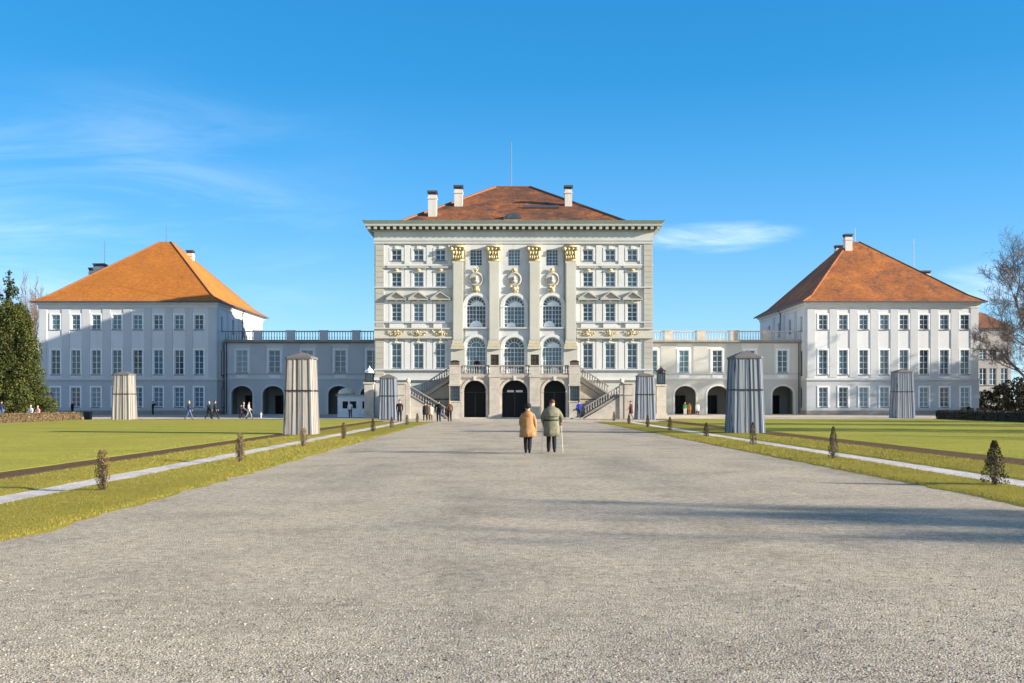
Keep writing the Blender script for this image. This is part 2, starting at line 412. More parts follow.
# side bay relief
for grp in (sideL,sideR):
    xa=X(grp[0])-1.15; xb=X(grp[2])+1.15
    for p in grp:
        x=X(p)
        for (yt,yb,extra) in ((249.4,260.2,0),(272.3,286.3,0),(303.3,320.8,0),(343.3,368.2,0)):
            s=MB(); zt,zb=zc(yt),zc(yb)
            for sg in (-1,1):
                a,b=sorted((x+sg*(W1/2+.01),x+sg*(W1/2+.24))); s.box(a,b,-.10,.0,zb-.1,zt+.2)
            s.box(x-W1/2-.01,x+W1/2+.01,-.10,0,zt+.01,zt+.2); s.box(x-.16,x+.16,-.17,0,zt+.02,zt+.34)
            s.obj('window_surround',M['trim'],PAL)
        pd=MB(); z=zc(299.0)
        pd.box(x-1.04,x+1.04,-.46,0,z-.14,z); pd.prism_y([(x-1.04,z+.004),(x+1.04,z+.004),(x,z+.66)],-.30,0)
        for sg in (-1,1):
            pd.prism_y([(x+sg*1.1,z+.006),(x+sg*.93,z+.006),(x,z+.62),(x,z+.78)],-.5,-.002)
        pd.obj('pediment',M['quoin'],PAL)
        hd=MB(); z=zc(269.6); hd.box(x-.92,x+.92,-.30,0,z+.16,z+.3); hd.box(x-.8,x+.8,-.16,0,z,z+.158); ho=hd.obj('hood',M['wall'],PAL)
        g=MB(); g.blob((x,-.24,z-.06),.16,1.5,.6,.8,.2); g.obj('gilded_mount',M['goldpaint'],ho,True)
        ap=MB(); ap.box(x-.72,x+.72,-.13,0,zc(327.8),zc(323.2)); ap.obj('apron_panel',M['trim'],PAL)
        go=MB()
        for t in range(34):
            u=t/33*2-1; go.blob((x+.85*u+.06*rnd.uniform(-1,1),-.27,zc(332.2)-.22*(1-u*u)+.16*rnd.uniform(-1,1)),.058*rnd.uniform(.5,1.3),1.2,.7,1,.35,6,4)
        for t in range(7): go.blob((x+.2*rnd.uniform(-1,1),-.32,zc(332.5)+.3*rnd.uniform(-1,1)),.085,1,.7,1.2,.3,6,4); go.blob((x,-.3,zc(338.8)),.12,.9,.7,1.6,.15)
        go.obj('gilded_garland',M['gold'],PAL,True)
    for k in range(4):   # white strips between windows
        x=(X(grp[0])-1.1) if k==0 else (X(grp[2])+1.1 if k==3 else (X(grp[k-1])+X(grp[k]))/2)
        for (a_,b_) in ((264,245),(286.8,270),(321.4,300),(368.8,339.2)):
            s=MB(); s.box(x-.3,x+.3,-.09,0,zc(a_),zc(b_)); s.obj('wall_strip',M['trim'],PAL)
    ea=X(376.2) if xa<0 else X(565); eb=X(463) if xa<0 else X(651.2)
    if xa<0: ea=-HW-.1; eb=X(452)
    else: ea=X(576.4); eb=HW+.1
    for (ya,yb,pr,mt) in ((288,286.9,.26,'strip'),(265.9,264.2,.12,'trim'),(322.9,321.6,.22,'strip'),(329.4,328.0,.34,'pil'),(338.6,337.0,.42,'pil'),(370.4,368.9,.26,'strip'),(380.2,377.6,.30,'trim')):
        s=MB(); s.box(ea,eb,-pr,-.001,zc(ya),zc(yb)); s.obj('string_course',M[mt],PAL)
    s=MB(); s.box(ea,eb,-.2,-.002,zc(336.8),zc(329.6)); s.obj('frieze',M['pil'],PAL)
# cornice
mb=MB(); 
mb.box(-HW-.10,HW+.10,-.22,DEP+.1,zc(244),zc(241.3)); mb.box(-HW-.16,HW+.16,-.28,DEP+.16,zc(241.2),zc(240.2)); mb.box(-HW-.10,HW+.10,-.18,DEP+.1,zc(240.1),zc(232.2))
mb.obj('frieze',M['wall'],PAL)
mb=MB(); mb.box(-HW-.25,HW+.25,-.35,DEP+.25,zc(232.1),zc(230.8)); mb.box(-HW-.95,HW+.95,-1.0,DEP+.9,zc(227.4),zc(225.2));
co=mb.obj('cornice',M['cornice'],PAL)
mb=MB(); mb.box(-HW-.3,HW+.3,-.45,DEP+.3,zc(230.6),zc(227.5)); mb.obj('bracket_shade_band',M['shade_stone'],co)  # backing of the bracket gaps, cornice shade put into its colour
mb=MB()
n=46
for k in range(n):
    x=-HW-.55+k*(2*HW+1.1)/(n-1); mb.box(x-.15,x+.15,-.92,-.44,zc(230.4),zc(227.6))
for k in range(1,36):
    y=-.6+k*.8
    for s in(-1,1): a,b=sorted((s*(HW+.31),s*(HW+.82))); mb.box(a,b,y-.15,y+.15,zc(230.4),zc(227.6))
mb.obj('bracket_row',M['cornice'],co)
mb=MB(); mb.frustum(-HW-.97,HW+.97,-1.02,DEP+.92,zc(225.1),-HW-1.25,HW+1.25,-1.3,DEP+1.2,zc(222.3)); mb.obj('gutter',M['patina'],co)
# roof
zr=19.85; mb=MB(); rx=13.5; ya=.6; yb=DEP-.6; rl=2.1; zt=wz(188,YC+DEP/2); ym=DEP/2
A=[(-rx,ya,zr),(rx,ya,zr),(rx,yb,zr),(-rx,yb,zr)]; B=[(-rl,ym-.5,zt),(rl,ym-.5,zt),(rl,ym+.5,zt),(-rl,ym+.5,zt)]
for i in range(4): mb.quad(A[i],A[(i+1)%4],B[(i+1)%4],B[i])
mb.quad(*B); mb.quad(*A[::-1])
rf=mb.obj('roof',M['roof_mid'],PAL)
def roofz(y): return zr+(zt-zr)*(y-ya)/(ym-.5-ya)
hp=MB()
for s in(-1,1): hp.tube([(s*rx,ya,zr+.03),(s*rl,ym-.5,zt+.03)],[.13,.13],6)
hp.tube([(-rl,ym-.5,zt+.03),(rl,ym-.5,zt+.03)],[.1,.1],6); hp.obj('ridge_tile',M['ridge'],rf)
# dormer with bright copper apron
dx=X(512.5); dy=3.6; z=roofz(dy)
d=MB(); d.prism_y([(dx-.95,z-.3),(dx+.95,z-.3)]+[(dx+.95*math.cos(t*math.pi/10),z+.05+.6*math.sin(t*math.pi/10)) for t in range(11)],dy-.2,dy+5)
do=d.obj('dormer',M['lead'],rf)
d=MB(); d.prism_y(arc_pts(1.2,z+.1,.38,10,dx),dy-.25,dy-.19); d.obj('dormer_window',M['glass'],do)
d=MB(); 
d.add([(dx-.9,.9,roofz(.9)+.05),(dx+1.05,.9,roofz(.9)+.05),(dx+1.05,3.3,roofz(3.3)+.05),(dx-.9,3.3,roofz(3.3)+.05),
       (dx-.9,.9,roofz(.9)-.1),(dx+1.05,.9,roofz(.9)-.1),(dx+1.05,3.3,roofz(3.3)-.1),(dx-.9,3.3,roofz(3.3)-.1)],
      [(0,1,2,3),(4,7,6,5),(0,4,5,1),(1,5,6,2),(2,6,7,3),(3,7,4,0)]); d.obj('copper_apron',M['copper'],rf)
# snow guard bar on the right slope
g=MB(); y=8.0; g.box(X(524),X(563),y-.35,y+.1,roofz(y)-.05,roofz(y)+.22); g.obj('roof_step',M['lead'],rf)
def chimney(parent,x,y,z0,z1,w,mat='chimney',d=None):
    d=d or w; c=MB(); c.box(x-w/2,x+w/2,y-d/2,y+d/2,z0,z1-.45); c.box(x-w/2-.07,x+w/2+.07,y-d/2-.07,y+d/2+.07,z1-.9,z1-.75)
    o=c.obj('chimney',M[mat],parent)
    c=MB(); c.box(x-w/2-.1,x+w/2+.1,y-d/2-.1,y+d/2+.1,z1-.2,z1)
    for sx in(-1,1):
        for sy in(-1,1): c.box(x+sx*(w/2-.05)-.06,x+sx*(w/2-.05)+.06,y+sy*(d/2-.05)-.06,y+sy*(d/2-.05)+.06,z1-.46,z1-.2)
    c.box(x-w/2+.1,x+w/2-.1,y-d/2+.1,y+d/2-.1,z1-.46,z1-.2)
    c.obj('chimney_cap',M['lead'],o); return o
def antenna(parent,x,y,z0,z1,r=.03,bars=True):
    a=MB(); a.tube([(x,y,z0),(x,y,z1)],[r,r*.6],5)
    if bars:
        for k in (.72,.8): a.tube([(x-.35,y,z0+(z1-z0)*k),(x+.35,y,z0+(z1-z0)*k)],[.012,.012],4)
    a.obj('antenna',M['pole'],parent)
for (cpx,yt,w,dd) in ((432.6,191.4,.9,5.0),(458.6,186.0,.92,9.0),(568.3,186.0,.8,9.0)):
    d=YC+dd; x=wx(cpx,d)-px0; chimney(rf,x,dd,roofz(min(dd,ym))-1.2,wz(yt,d),w)
antenna(rf,wx(511.5,YC+ym)-px0,ym,zt,wz(142,YC+ym),.045,False)
g=MB(); g.box(X(391)+.1,X(399)+.1,1.2,2.2,zc(222),zc(218.6)); g.frustum(X(390.4)+.1,X(399.6)+.1,1.1,2.3,zc(218.5),X(394)+.1,X(396)+.1,1.6,1.8,zc(217.6)); g.obj('roof_vent',M['lead'],rf)

# ================================================================== GRAND STAIRCASE (terrace, arcade, double flights)
YS=101.0; sx0=wx(514.8,YS)
STR=thing('grand_staircase','double flight stone staircase with arched terrace in front of the palace','staircase',(sx0,YS,0))
TW=6.45; TF=4.4
sops=[(TW-3.985,2.2,.14,3.82,1.05),(TW,2.54,.14,3.84,1.15),(TW+3.985,2.2,.14,3.82,1.05)]
nich=[(TW-6.0+.02,0.98,1.78,3.24,0),(TW+6.0-.02,0.98,1.78,3.24,0)]
mb=MB(); wall_mesh(mb,(-TW,0,0),(1,0,0),(0,-1,0),2*TW,0,TF-.3,sops+nich,.5)
wall_mesh(mb,(-TW,.5,0),(1,0,0),(0,1,0),2*TW,0,TF-.3,sops,.01)
for s in(-1,1): mb.quad((s*TW,0,0),(s*TW,4,0),(s*TW,4,TF-.3),(s*TW,0,TF-.3))
mb.obj('arcade_wall',M['stone'],STR)
mb=MB(); mb.box(-TW-.12,TW+.12,-.16,3.99,TF-.3,TF); mb.box(-TW-.05,TW+.05,-.08,.1,TF-.42,TF-.3); mb.obj('terrace_slab',M['stone'],STR)
mb=MB(); mb.box(-TW-.3,TW+.3,-.75,-.002,0,.13); mb.box(-TW,TW,.002,3.99,0,.128); mb.obj('plinth_step',M['stone_pale'],STR)
for (u,w,zb,zt,ar) in sops:
    x=u-TW; mb=MB(); po=arc_pts(w+.5,zt-ar,ar+.25); pi=arc_pts(w+.02,zt-ar,ar+.01)
    for k in range(len(po)-1): mb.prism_y([po[k],po[k+1],pi[k+1],pi[k]],-.06,.0)
    mb.v=[(a+x,b,c) for a,b,c in mb.v]
    for s in(-1,1):
        a,b=sorted((x+s*(w/2+.01),x+s*(w/2+.25))); mb.box(a,b,-.05,0,.14,zt-ar-.12); mb.box(a-.03,b+.03,-.10,0,zt-ar-.12,zt-ar+.02)
    o=mb.obj('arch_surround',M['stone_pale'],STR)
    kb=MB(); kb.frustum(x-.1,x+.1,-.14,0,zt-.02,x-.16,x+.16,-.2,0,zt+.42); kb.obj('keystone',M['trim'],o)
    # glazed screen deep in the passage
    g=MB(); g.box(x-w/2,x+w/2,1.5,1.56,2.6,2.7); 
    for a in (-w/2,0,w/2): g.box(x+a-.05,x+a+.05,1.5,1.58,.13,2.6)
    so=g.obj('door_screen',M['darkmetal'],STR); g=MB(); g.box(x-w/2,x+w/2,1.52,1.54,.2,4.0); g.obj('pane',M['glass_dark'],so)
for k in(-.42,.46):
    g=MB(); g.box(k-.34,k+.34,1.36,1.44,2.66,2.86); g.obj('notice_board',M['frame'],STR)
# piers between the arches
for x in (-2.0,2.0):
    p=MB(); p.box(x-.52,x+.52,-.22,0,.12,TF-.3); p.box(x-.62,x+.62,-.3,.0,0,.4); p.box(x-.6,x+.6,-.28,.5,TF-.28,TF+.02); p.box(x-.48,x+.48,-.2,.62,TF+.02,5.22); p.box(x-.54,x+.54,-.26,.68,5.22,5.34)
    p.obj('pier',M['stone_pale'],STR)
for x in (-5.95,5.95):
    p=MB(); p.box(x-.55,x+.55,-.16,.0,.12,1.7); p.box(x-.55,x-.495,-.16,0,1.7,3.34); p.box(x+.495,x+.55,-.16,0,1.7,3.34); p.box(x-.55,x+.55,-.19,0,3.43,TF-.02); p.box(x-.56,x+.56,-.2,.65,TF+.0,5.24); p.box(x-.6,x+.6,-.24,.7,5.24,5.34); p.box(x-.62,x+.62,-.22,0,1.64,1.76); p.box(x-.62,x+.62,-.22,0,3.28,3.42)
    p.obj('pier',M['stone_pale'],STR)
    g=MB(); xx=x
    for k in range(6): g.box(xx-.48+k*.19,xx-.445+k*.19,.02,.06,1.78,3.24)
    for k in range(4): g.box(xx-.48,xx+.48,.03,.05,1.9+k*.38,1.93+k*.38)
    go=g.obj('grille',M['darkmetal'],STR); g=MB(); g.box(xx-.49,xx+.49,.12,.14,1.78,3.24); g.obj('pane',M['glass_blue'],go)
def balu(mb,x0,x1,y,z,h=.95,n=None,slope=0.0,zfun=None):
    """straight or sloped balustrade along X"""
    n=n or max(2,int(abs(x1-x0)/.24))
    zf=(lambda t: z+slope*t)
    L=x1-x0
    for (a,b,w) in ((.0,.12,.13),(h-.13,h,.14)):
        mb.add([(x0,y-w,zf(0)+a),(x1,y-w,zf(L)+a),(x1,y+w,zf(L)+a),(x0,y+w,zf(0)+a),(x0,y-w,zf(0)+b),(x1,y-w,zf(L)+b),(x1,y+w,zf(L)+b),(x0,y+w,zf(0)+b)],
               [(0,3,2,1),(4,5,6,7),(0,1,5,4),(1,2,6,5),(2,3,7,6),(3,0,4,7)])
    for k in range(n):
        t=L*(k+.5)/n; zz=zf(t)
        mb.lathe([(.05,zz+.11),(.035,zz+.2),(.08,zz+.38),(.04,zz+.62),(.055,zz+h-.12)],x0+t,y,6)
for xa,xb in ((-5.38,-2.5),(-1.5,1.5),(2.5,5.38)):
    b=MB(); balu(b,xa,xb,.1,TF); b.obj('balustrade',M['stone_dark'],STR)
for s in(-1,1):
    # upper flight : from terrace end outward and down to the landing
    def flight(xa,za,xb,zb,y0,y1,under,nst,floor0):
        poly=[]; 
        for k in range(nst):
            x=xa+(xb-xa)*k/nst; z=za+(zb-za)*(k+1)/nst if False else za+(zb-za)*k/nst
            poly.append((x,z)); poly.append((xa+(xb-xa)*(k+1)/nst,z))
        poly.append((xb,zb))
        if under is None: poly+=[(xb,zb-.55),(xa,za-.55)]
        else: poly+=[(xb,under),(xa,under)]
        m=MB(); m.prism_y(poly,y0,y1); return m
    f=flight(s*6.5,TF,s*9.5,2.45,1.75,3.7,None,12,0); f.obj('stair_flight',M['stone'],STR)
    f=MB(); f.box(min(s*6.47,s*9.5),max(s*6.47,s*9.5),2.0,3.95,0,2.0); f.prism_y([(s*6.47,1.9),(s*9.5,1.9),(s*6.47,TF-.62)],2.0,3.9); f.obj('flank_wall',M['stone'],STR)
    f=flight(s*10.5,2.45,s*6.75,.12,-.4,1.35,0.0,14,0); f.obj('stair_flight',M['stone_dark'],STR)
    f=MB(); f.prism_y([(s*6.75,.004),(s*10.48,.004),(s*10.48,2.12),(s*10.2,2.06),(s*6.85,.0)],-.47,-.402); f.obj('flank_wall',M['stone_pale'],STR)
    f=MB(); f.box(min(s*9.52,s*11.75),max(s*9.52,s*11.75),1.37,3.95,0,2.44); f.box(min(s*10.52,s*11.75),max(s*10.52,s*11.75),-.45,1.365,0,2.44); f.obj('landing_block',M['stone'],STR)
    f=MB(); balu(f,s*6.5,s*9.5,1.72,TF-.05,.95,12,(2.45-TF)/3.0*s); f.obj('balustrade',M['stone_dark'],STR)
    f=MB(); balu(f,s*10.5,s*6.9,-.32,2.42,.95,14,(2.45-.2)/3.75*s); f.obj('balustrade',M['stone_dark'],STR)
    f=MB(); balu(f,s*10.75,s*11.5,-.32,2.44,.95,3); f.obj('balustrade',M['stone_dark'],STR)
    f=MB(); x=s*11.3
    f.box(x-.45,x+.45,-.62,.2,0,3.45); f.box(x-.55,x+.55,-.72,.3,3.45,3.62); f.box(x-.5,x+.5,-.68,.25,2.35,2.48); f.obj('pier',M['stone_pale'],STR)
    f=MB(); x=s*10.6; f.box(x-.22,x+.22,-.58,-.08,0,3.5); f.lathe([(.1,3.5),(.22,3.62),(.26,3.8),(.14,3.98),(.02,4.03)],x,-.33,10); f.obj('newel_post',M['stone_pale'],STR)

# winter covers and lanterns on the terrace piers
for x,side in ((-2.0,'left'),(2.0,'right')):
    L=thing('lantern_housing','dark framed lantern box on the stone pier '+side+' of the middle terrace arch','lantern',(sx0+x,YS+.2,5.34),0,'dark boxes on the terrace piers')
    m=MB(); 
    for a in(-1,1):
        for b in(-1,1): m.box(a*.36-.04,a*.36+.04,b*.36-.04,b*.36+.04,0,1.05)
    m.box(-.4,.4,-.4,.4,0,.06); m.box(-.4,.4,-.4,.4,.99,1.05); m.box(-.02,.02,-.39,-.35,.06,.99); m.box(-.36,.36,-.385,-.355,.5,.54)
    m.obj('cage',M['darkmetal'],L); m=MB(); m.box(-.33,.33,-.33,.33,.06,.99); m.obj('panel',plain('brown_lattice',(.10,.065,.05),.6) if side=='left' else M['brown'],L)
    if side=='left': M['brown']=bpy.data.materials['brown_lattice']
for x,side in ((-5.95,'left'),(5.95,'right')):
    L=thing('pier_cover','low dark cover on the '+side+' end pier of the terrace','cover',(sx0+x,YS+.22,5.34),0,'dark boxes on the terrace piers')
    m=MB(); m.box(-.42,.42,-.4,.4,0,.36); m.obj('case',M['brown'],L); m=MB(); m.frustum(-.5,.5,-.48,.48,.36,-.2,.2,-.2,.2,.5); m.obj('lid',M['darkmetal'],L)
# ================================================================== PAVILIONS
YP=134.0
def zp(py,d=YP): return wz(py,d)
def pavilion(name_label,pxa,pxb,winpx,inner,roofm,sidey,blind):
    xa,xb=wx(pxa,YP),wx(pxb,YP); xo=(xa+xb)/2; W=(xb-xa); D=25.0; h=W/2
    B=thing('side_pavilion',name_label,'pavilion',(xo,YP,0),0,'corner pavilions of the palace')
    zs=zp(379.5); ze=zp(304.0)
    rows=((314.8,329.4,2,3,'glass'),(350.0,374.4,2,4,'glass'),(387.4,406.8,2,4,'glass_blue'))
    ops=[];wl=[]
    for p in winpx:
        u=wx(p,YP)-xo
        for i,(yt,yb,c,r,gm) in enumerate(rows):
            w=1.18; zb,zt=zp(yb),zp(yt); ops.append((u+h,w,zb,zt,0))
            if i==2 and rnd.random()<.25: gm='glass'
            wl.append((u,zb,w,zt-zb,c,r,gm))
    up=MB(); wall_mesh(up,(-h,0,0),(1,0,0),(0,-1,0),W,zs,ze,[o for o in ops if o[2]>zs],.22)
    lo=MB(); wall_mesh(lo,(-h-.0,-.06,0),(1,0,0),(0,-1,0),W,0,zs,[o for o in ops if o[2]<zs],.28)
    sops=[]
    for k,y in enumerate(sidey):
        for i,(yt,yb,c,r,gm) in enumerate(rows): sops.append((y,1.1,zp(yb),zp(yt),0))
    for s in(-1,1):
        O=(s*h,0,0)
        wall_mesh(up,O,(0,1,0),(s,0,0),D,zs,ze,[o for o in sops if o[2]>zs] if s==inner else [],.22)
        O=(s*(h+.06),-.06,0)
        wall_mesh(lo,O,(0,1,0),(s,0,0),D,0,zs,[(o[0]+.06,)+o[1:] for o in sops if o[2]<zs] if s==inner else [],.28)
    lo.quad((-h-.06,-.06,0),(-h,-.06,0),(-h,-.06,zs),(-h-.06,-.06,zs)); lo.quad((h+.06,-.06,0),(h,-.06,0),(h,-.06,zs),(h+.06,-.06,zs))
    up.quad((-h,D,0),(h,D,0),(h,D,ze),(-h,D,ze))
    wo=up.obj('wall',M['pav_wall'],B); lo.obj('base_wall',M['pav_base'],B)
    for (u,zb,w,hh,c,r,gm) in wl: window(B,(u,.14,zb),0,w,hh,c,r,0,.05,'frame',gm)
    rz=math.pi/2*inner
    for o in sops:
        window(B,(inner*(h-.14),o[0],o[2]),rz,o[1],o[3]-o[2],2,4,0,.05,'greyframe','glass_blue' if blind else 'glass')
    # frames around openings and grey strips between
    for p in winpx:
        u=wx(p,YP)-xo
        for (yt,yb,pr) in ((314.8,329.4,0),(350.0,374.4,0),(387.4,406.8,.06)):
            s=MB(); zb,zt=zp(yb),zp(yt)
            for sg in(-1,1): a,b=sorted((u+sg*.6,u+sg*.80)); s.box(a,b,-pr-.05,-pr,zb-.1,zt+.2)
            s.box(u-.6,u+.6,-pr-.05,-pr,zt+.01,zt+.2); s.obj('window_surround',M['frame'],B)
    us=[wx(p,YP)-xo for p in winpx]; cuts=[-h+.55]+[(a+b)/2 for a,b in zip(us[:-1],us[1:])]+[h-.55]
    for u in cuts:
        s=MB(); s.box(u-.5,u+.5,-.07,-.0,zs+.3,ze-.5); s.obj('wall_strip',M['strip'],B)
    for y in [.55]+[(a+b)/2 for a,b in zip(sidey[:-1],sidey[1:])]:
        s=MB(); a,b=sorted((inner*h,inner*(h+.07))); s.box(a,b,y-.5,y+.5,zs+.3,ze-.5); s.obj('wall_strip',M['strip'],B)
    s=MB(); s.box(-h-.16,h+.16,-.22,D+.1,zs-.12,zs+.14); s.obj('string_course',M['strip'],B)
    s=MB(); s.box(-h-.12,h+.12,-.18,D+.1,0,.55); s.obj('plinth',M['stone_dark'],B)
    s=MB(); s.box(-h-.1,h+.1,-.14,D+.1,ze-.5,ze-.1); s.box(-h-.3,h+.3,-.36,D+.3,ze-.1,ze+.14); s.box(-h-.5,h+.5,-.55,D+.5,ze+.14,ze+.24); s.obj('cornice',M['trim'],B)
    # roof
    ov=.75; z0=ze+.26; zt=wz(242.2,YP+D/2); m=MB()
    def ring(e,z): return [(-h-e,-e,z),(h+e,-e,z),(h+e,D+e,z),(-h-e,D+e,z)]
    rr=[ring(ov,z0),ring(-.9,z0+1.0)]
    ax=wx(166.5 if inner>0 else 853,YP+D/2)-xo; rl=.75
    top=[(ax-rl,D/2-.4,zt),(ax+rl,D/2-.4,zt),(ax+rl,D/2+.4,zt),(ax-rl,D/2+.4,zt)]
    rr.append(top)
    for a,b in zip(rr[:-1],rr[1:]):
        for i in range(4): m.quad(a[i],a[(i+1)%4],b[(i+1)%4],b[i])
    m.quad(*top); m.quad(*rr[0][::-1])
    rf=m.obj('roof',roofm,B)
    g=MB(); g.box(-h-ov-.06,h+ov+.06,-ov-.12,-ov+.02,z0-.1,z0+.06); g.box(-h-ov-.1,-h-ov+.02,-ov-.12,D+ov,z0-.1,z0+.055); g.box(h+ov-.02,h+ov+.1,-ov-.12,D+ov,z0-.1,z0+.055); g.obj('gutter',M['lead'],rf)
    g=MB()
    for i in range(4): g.tube([rr[0][i],rr[1][i],top[i]],[.11]*3,6)
    g.obj('ridge_tile',M['ridge'] if inner>0 else roofm,rf)
    g=MB(); x=inner*(h+.22); y=12.4; g.tube([(x,y,ze+.1),(x,y,0.2)],[.08,.08],6); g.tube([(inner*(h+.6),y,ze+.35),(x,y,ze-.2)],[.08,.08],6); g.obj('downpipe',M['lead'],B)
    def rz_front(y): return z0+1.0+(zt-z0-1.0)*(y-.9)/(D/2-.4-.9)
    return B,rf,xo,D,rz_front,zt
PL,rl_,xoL,DL,rzL,ztL=pavilion('three storey white pavilion with bright orange hipped roof, left of the palace',39,216.5,[55.6,75.8,96.2,116.9,137.7,158.4,179.1,199.0],1,M['roof_left'],[2.6,8.2,14.0,19.5],True)
for (px,dd,yt,w) in ((190.5,15,250.5,.9),(100.5,15.5,264.0,1.5),(93.5,17,268,1.0)):
    d=YP+dd; x=wx(px,d)-xoL; chimney(rl_,x,dd,wz(yt,d)-3.8,wz(yt,d),w)
antenna(rl_,wx(104.7,YP+15.5)-xoL,15.5,wz(266,YP+15.5),wz(241,YP+15.5),.05); antenna(rl_,wx(166.3,YP+12.2)-xoL,12.2,ztL,wz(226,YP+12.2),.045,False)
PR,rr_,xoR,DR,rzR,ztR=pavilion('three storey white pavilion with weathered orange hipped roof, right of the palace',807,978.5,[823.2,843.3,863.7,884.4,904,924,944.4,965],-1,M['roof_right'],[2.6,8.2,14.0,19.5],True)
for (px,dd,yt,w) in ((847.8,10.6,234.3,1.0),(838.5,15,245.5,.9),(924.6,15.0,271,1.2)):
    d=YP+dd; x=wx(px,d)-xoR; chimney(rr_,x,dd,wz(yt,d)-3.4,wz(yt,d),w)
antenna(rr_,wx(913.7,YP+15)-xoR,15,wz(272,YP+15),wz(239,YP+15),.05); antenna(rr_,wx(855,YP+12)-xoR,12,ztR,wz(228,YP+12),.045,False)

# ================================================================== GALLERIES
YG=136.8
def zg(py): return wz(py,YG)
def gallery(label,pxa,pxb,winpx,archpx,wallm,stripm,gm,inner):
    xa,xb=wx(pxa,YG),wx(pxb,YG); xo=(xa+xb)/2; W=xb-xa; h=W/2; D=9.0
    G=thing('connecting_gallery',label,'gallery',(xo,YG,0),0,'galleries linking palace and pavilions')
    zt=zg(343.2); zs=zg(379)
    ops=[]; 
    for p in winpx: ops.append((wx(p,YG)-xo+h,1.5 if gm!='glass' else 1.35,zg(372.4),zg(350.3),0))
    aops=[(wx(p,YG)-xo+h,2.85,.02,zg(386.0),1.15) for p in archpx]
    m=MB(); wall_mesh(m,(-h,0,0),(1,0,0),(0,-1,0),W,zs,zt,ops,.22)
    m.quad((-h,0,0),(-h,D,0),(-h,D,zt),(-h,0,zt)); m.quad((h,0,0),(h,0,zt),(h,D,zt),(h,D,0)); m.quad((-h,D,0),(h,D,0),(h,D,zt),(-h,D,zt))
    m.obj('wall',M[wallm],G)
    m=MB(); wall_mesh(m,(-h,-.05,0),(1,0,0),(0,-1,0),W,0,zs,aops,.55); m.obj('base_wall',M[stripm],G)
    # vaulted passage with cross walls
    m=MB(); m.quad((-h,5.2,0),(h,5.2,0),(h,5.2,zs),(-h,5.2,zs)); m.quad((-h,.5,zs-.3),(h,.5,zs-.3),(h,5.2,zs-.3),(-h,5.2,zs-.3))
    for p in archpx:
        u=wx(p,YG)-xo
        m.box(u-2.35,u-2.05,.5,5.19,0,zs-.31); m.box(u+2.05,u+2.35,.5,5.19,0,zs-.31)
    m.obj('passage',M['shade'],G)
    for p in archpx:
        u=wx(p,YG)-xo; d=MB(); d.box(u-.9,u-.8,5.1,5.19,0,2.6); d.box(u+.8,u+.9,5.1,5.19,0,2.6); d.box(u-.8,u+.8,5.1,5.19,2.5,2.6); d.box(u-.05,u+.05,5.1,5.19,0,2.5)
        do=d.obj('door',M['darkmetal'],G); d=MB(); d.box(u-.8,u+.8,5.14,5.17,.05,2.5); d.obj('pane',M['glass_dark'],do)
        s=MB(); w=2.85; za=zg(386.0)-1.15; po=arc_pts(w+.5,za,1.4); pi=arc_pts(w+.02,za,1.16)
        for k in range(len(po)-1): s.prism_y([po[k],po[k+1],pi[k+1],pi[k]],-.09,-.045)
        s.v=[(a+u,b,c) for a,b,c in s.v]
        for sg in(-1,1): a,b=sorted((u+sg*(w/2+.01),u+sg*(w/2+.25))); s.box(a,b,-.09,-.045,0,za)
        s.obj('arch_surround',M[wallm],G)
    for o in ops:
        u=o[0]-h; window(G,(u,.14,o[2]),0,o[1],o[3]-o[2],2,4,0,.05,'frame',gm)
        s=MB()
        for sg in(-1,1): a,b=sorted((u+sg*(o[1]/2+.01),u+sg*(o[1]/2+.26))); s.box(a,b,-.08,0,o[2]-.1,o[3]+.24)
        s.box(u-o[1]/2-.01,u+o[1]/2+.01,-.08,0,o[3]+.01,o[3]+.24); s.box(u-o[1]/2,u+o[1]/2,-.06,0,zg(378),zg(374.8)); s.obj('window_surround',M['frame'],G)
    us=sorted(o[0]-h for o in ops); cuts=[(a+b)/2 for a,b in zip(us[:-1],us[1:])]
    for u in cuts: s=MB(); s.box(u-1.0,u+1.0,-.09,0,zg(373.2),zt-.2); s.obj('wall_strip',M[stripm],G)
    s=MB(); s.box(-h,h,-.18,-.002,zg(374.2),zg(373.3)); s.obj('string_course',M['strip'],G)
    s=MB(); s.box(-h,h,-.14,-.002,zs-.06,zs+.1); s.obj('string_course',M[wallm],G)
    s=MB(); s.box(-h,h,-.3,D,zt,zt+.12); s.box(-h,h,-.6,D,zt+.12,zt+.34); s.obj('cornice',M['stone_dark'],G)
    zb=zt+.34; n=len(cuts)+1; xs=[-h]+cuts+[h]
    for i in range(n):
        a=xs[i]+(.55 if i>0 else 0); b=xs[i+1]-(.55 if i<n-1 else 0)
        if b-a<.6: continue
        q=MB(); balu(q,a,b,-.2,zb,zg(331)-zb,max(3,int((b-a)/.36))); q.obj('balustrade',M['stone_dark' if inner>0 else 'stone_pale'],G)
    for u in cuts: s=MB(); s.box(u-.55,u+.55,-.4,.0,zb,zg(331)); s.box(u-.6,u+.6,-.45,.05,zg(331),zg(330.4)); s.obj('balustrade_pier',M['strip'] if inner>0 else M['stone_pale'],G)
    s=MB(); s.tube([(-inner*(h-.3),-.25,zt),(-inner*(h-.3),-.25,.1)],[.08,.08],6); s.obj('downpipe',M['lead'],G)
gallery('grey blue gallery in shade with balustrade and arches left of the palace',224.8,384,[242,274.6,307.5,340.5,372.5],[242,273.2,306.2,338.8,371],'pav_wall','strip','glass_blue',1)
gallery('cream gallery with balustrade and open arches right of the palace',640,800.5,[652.5,684,717.4,750,782.6],[653.5,685.4,718,750.5,782.9],'gal_wall','gal_strip','glass',-1)

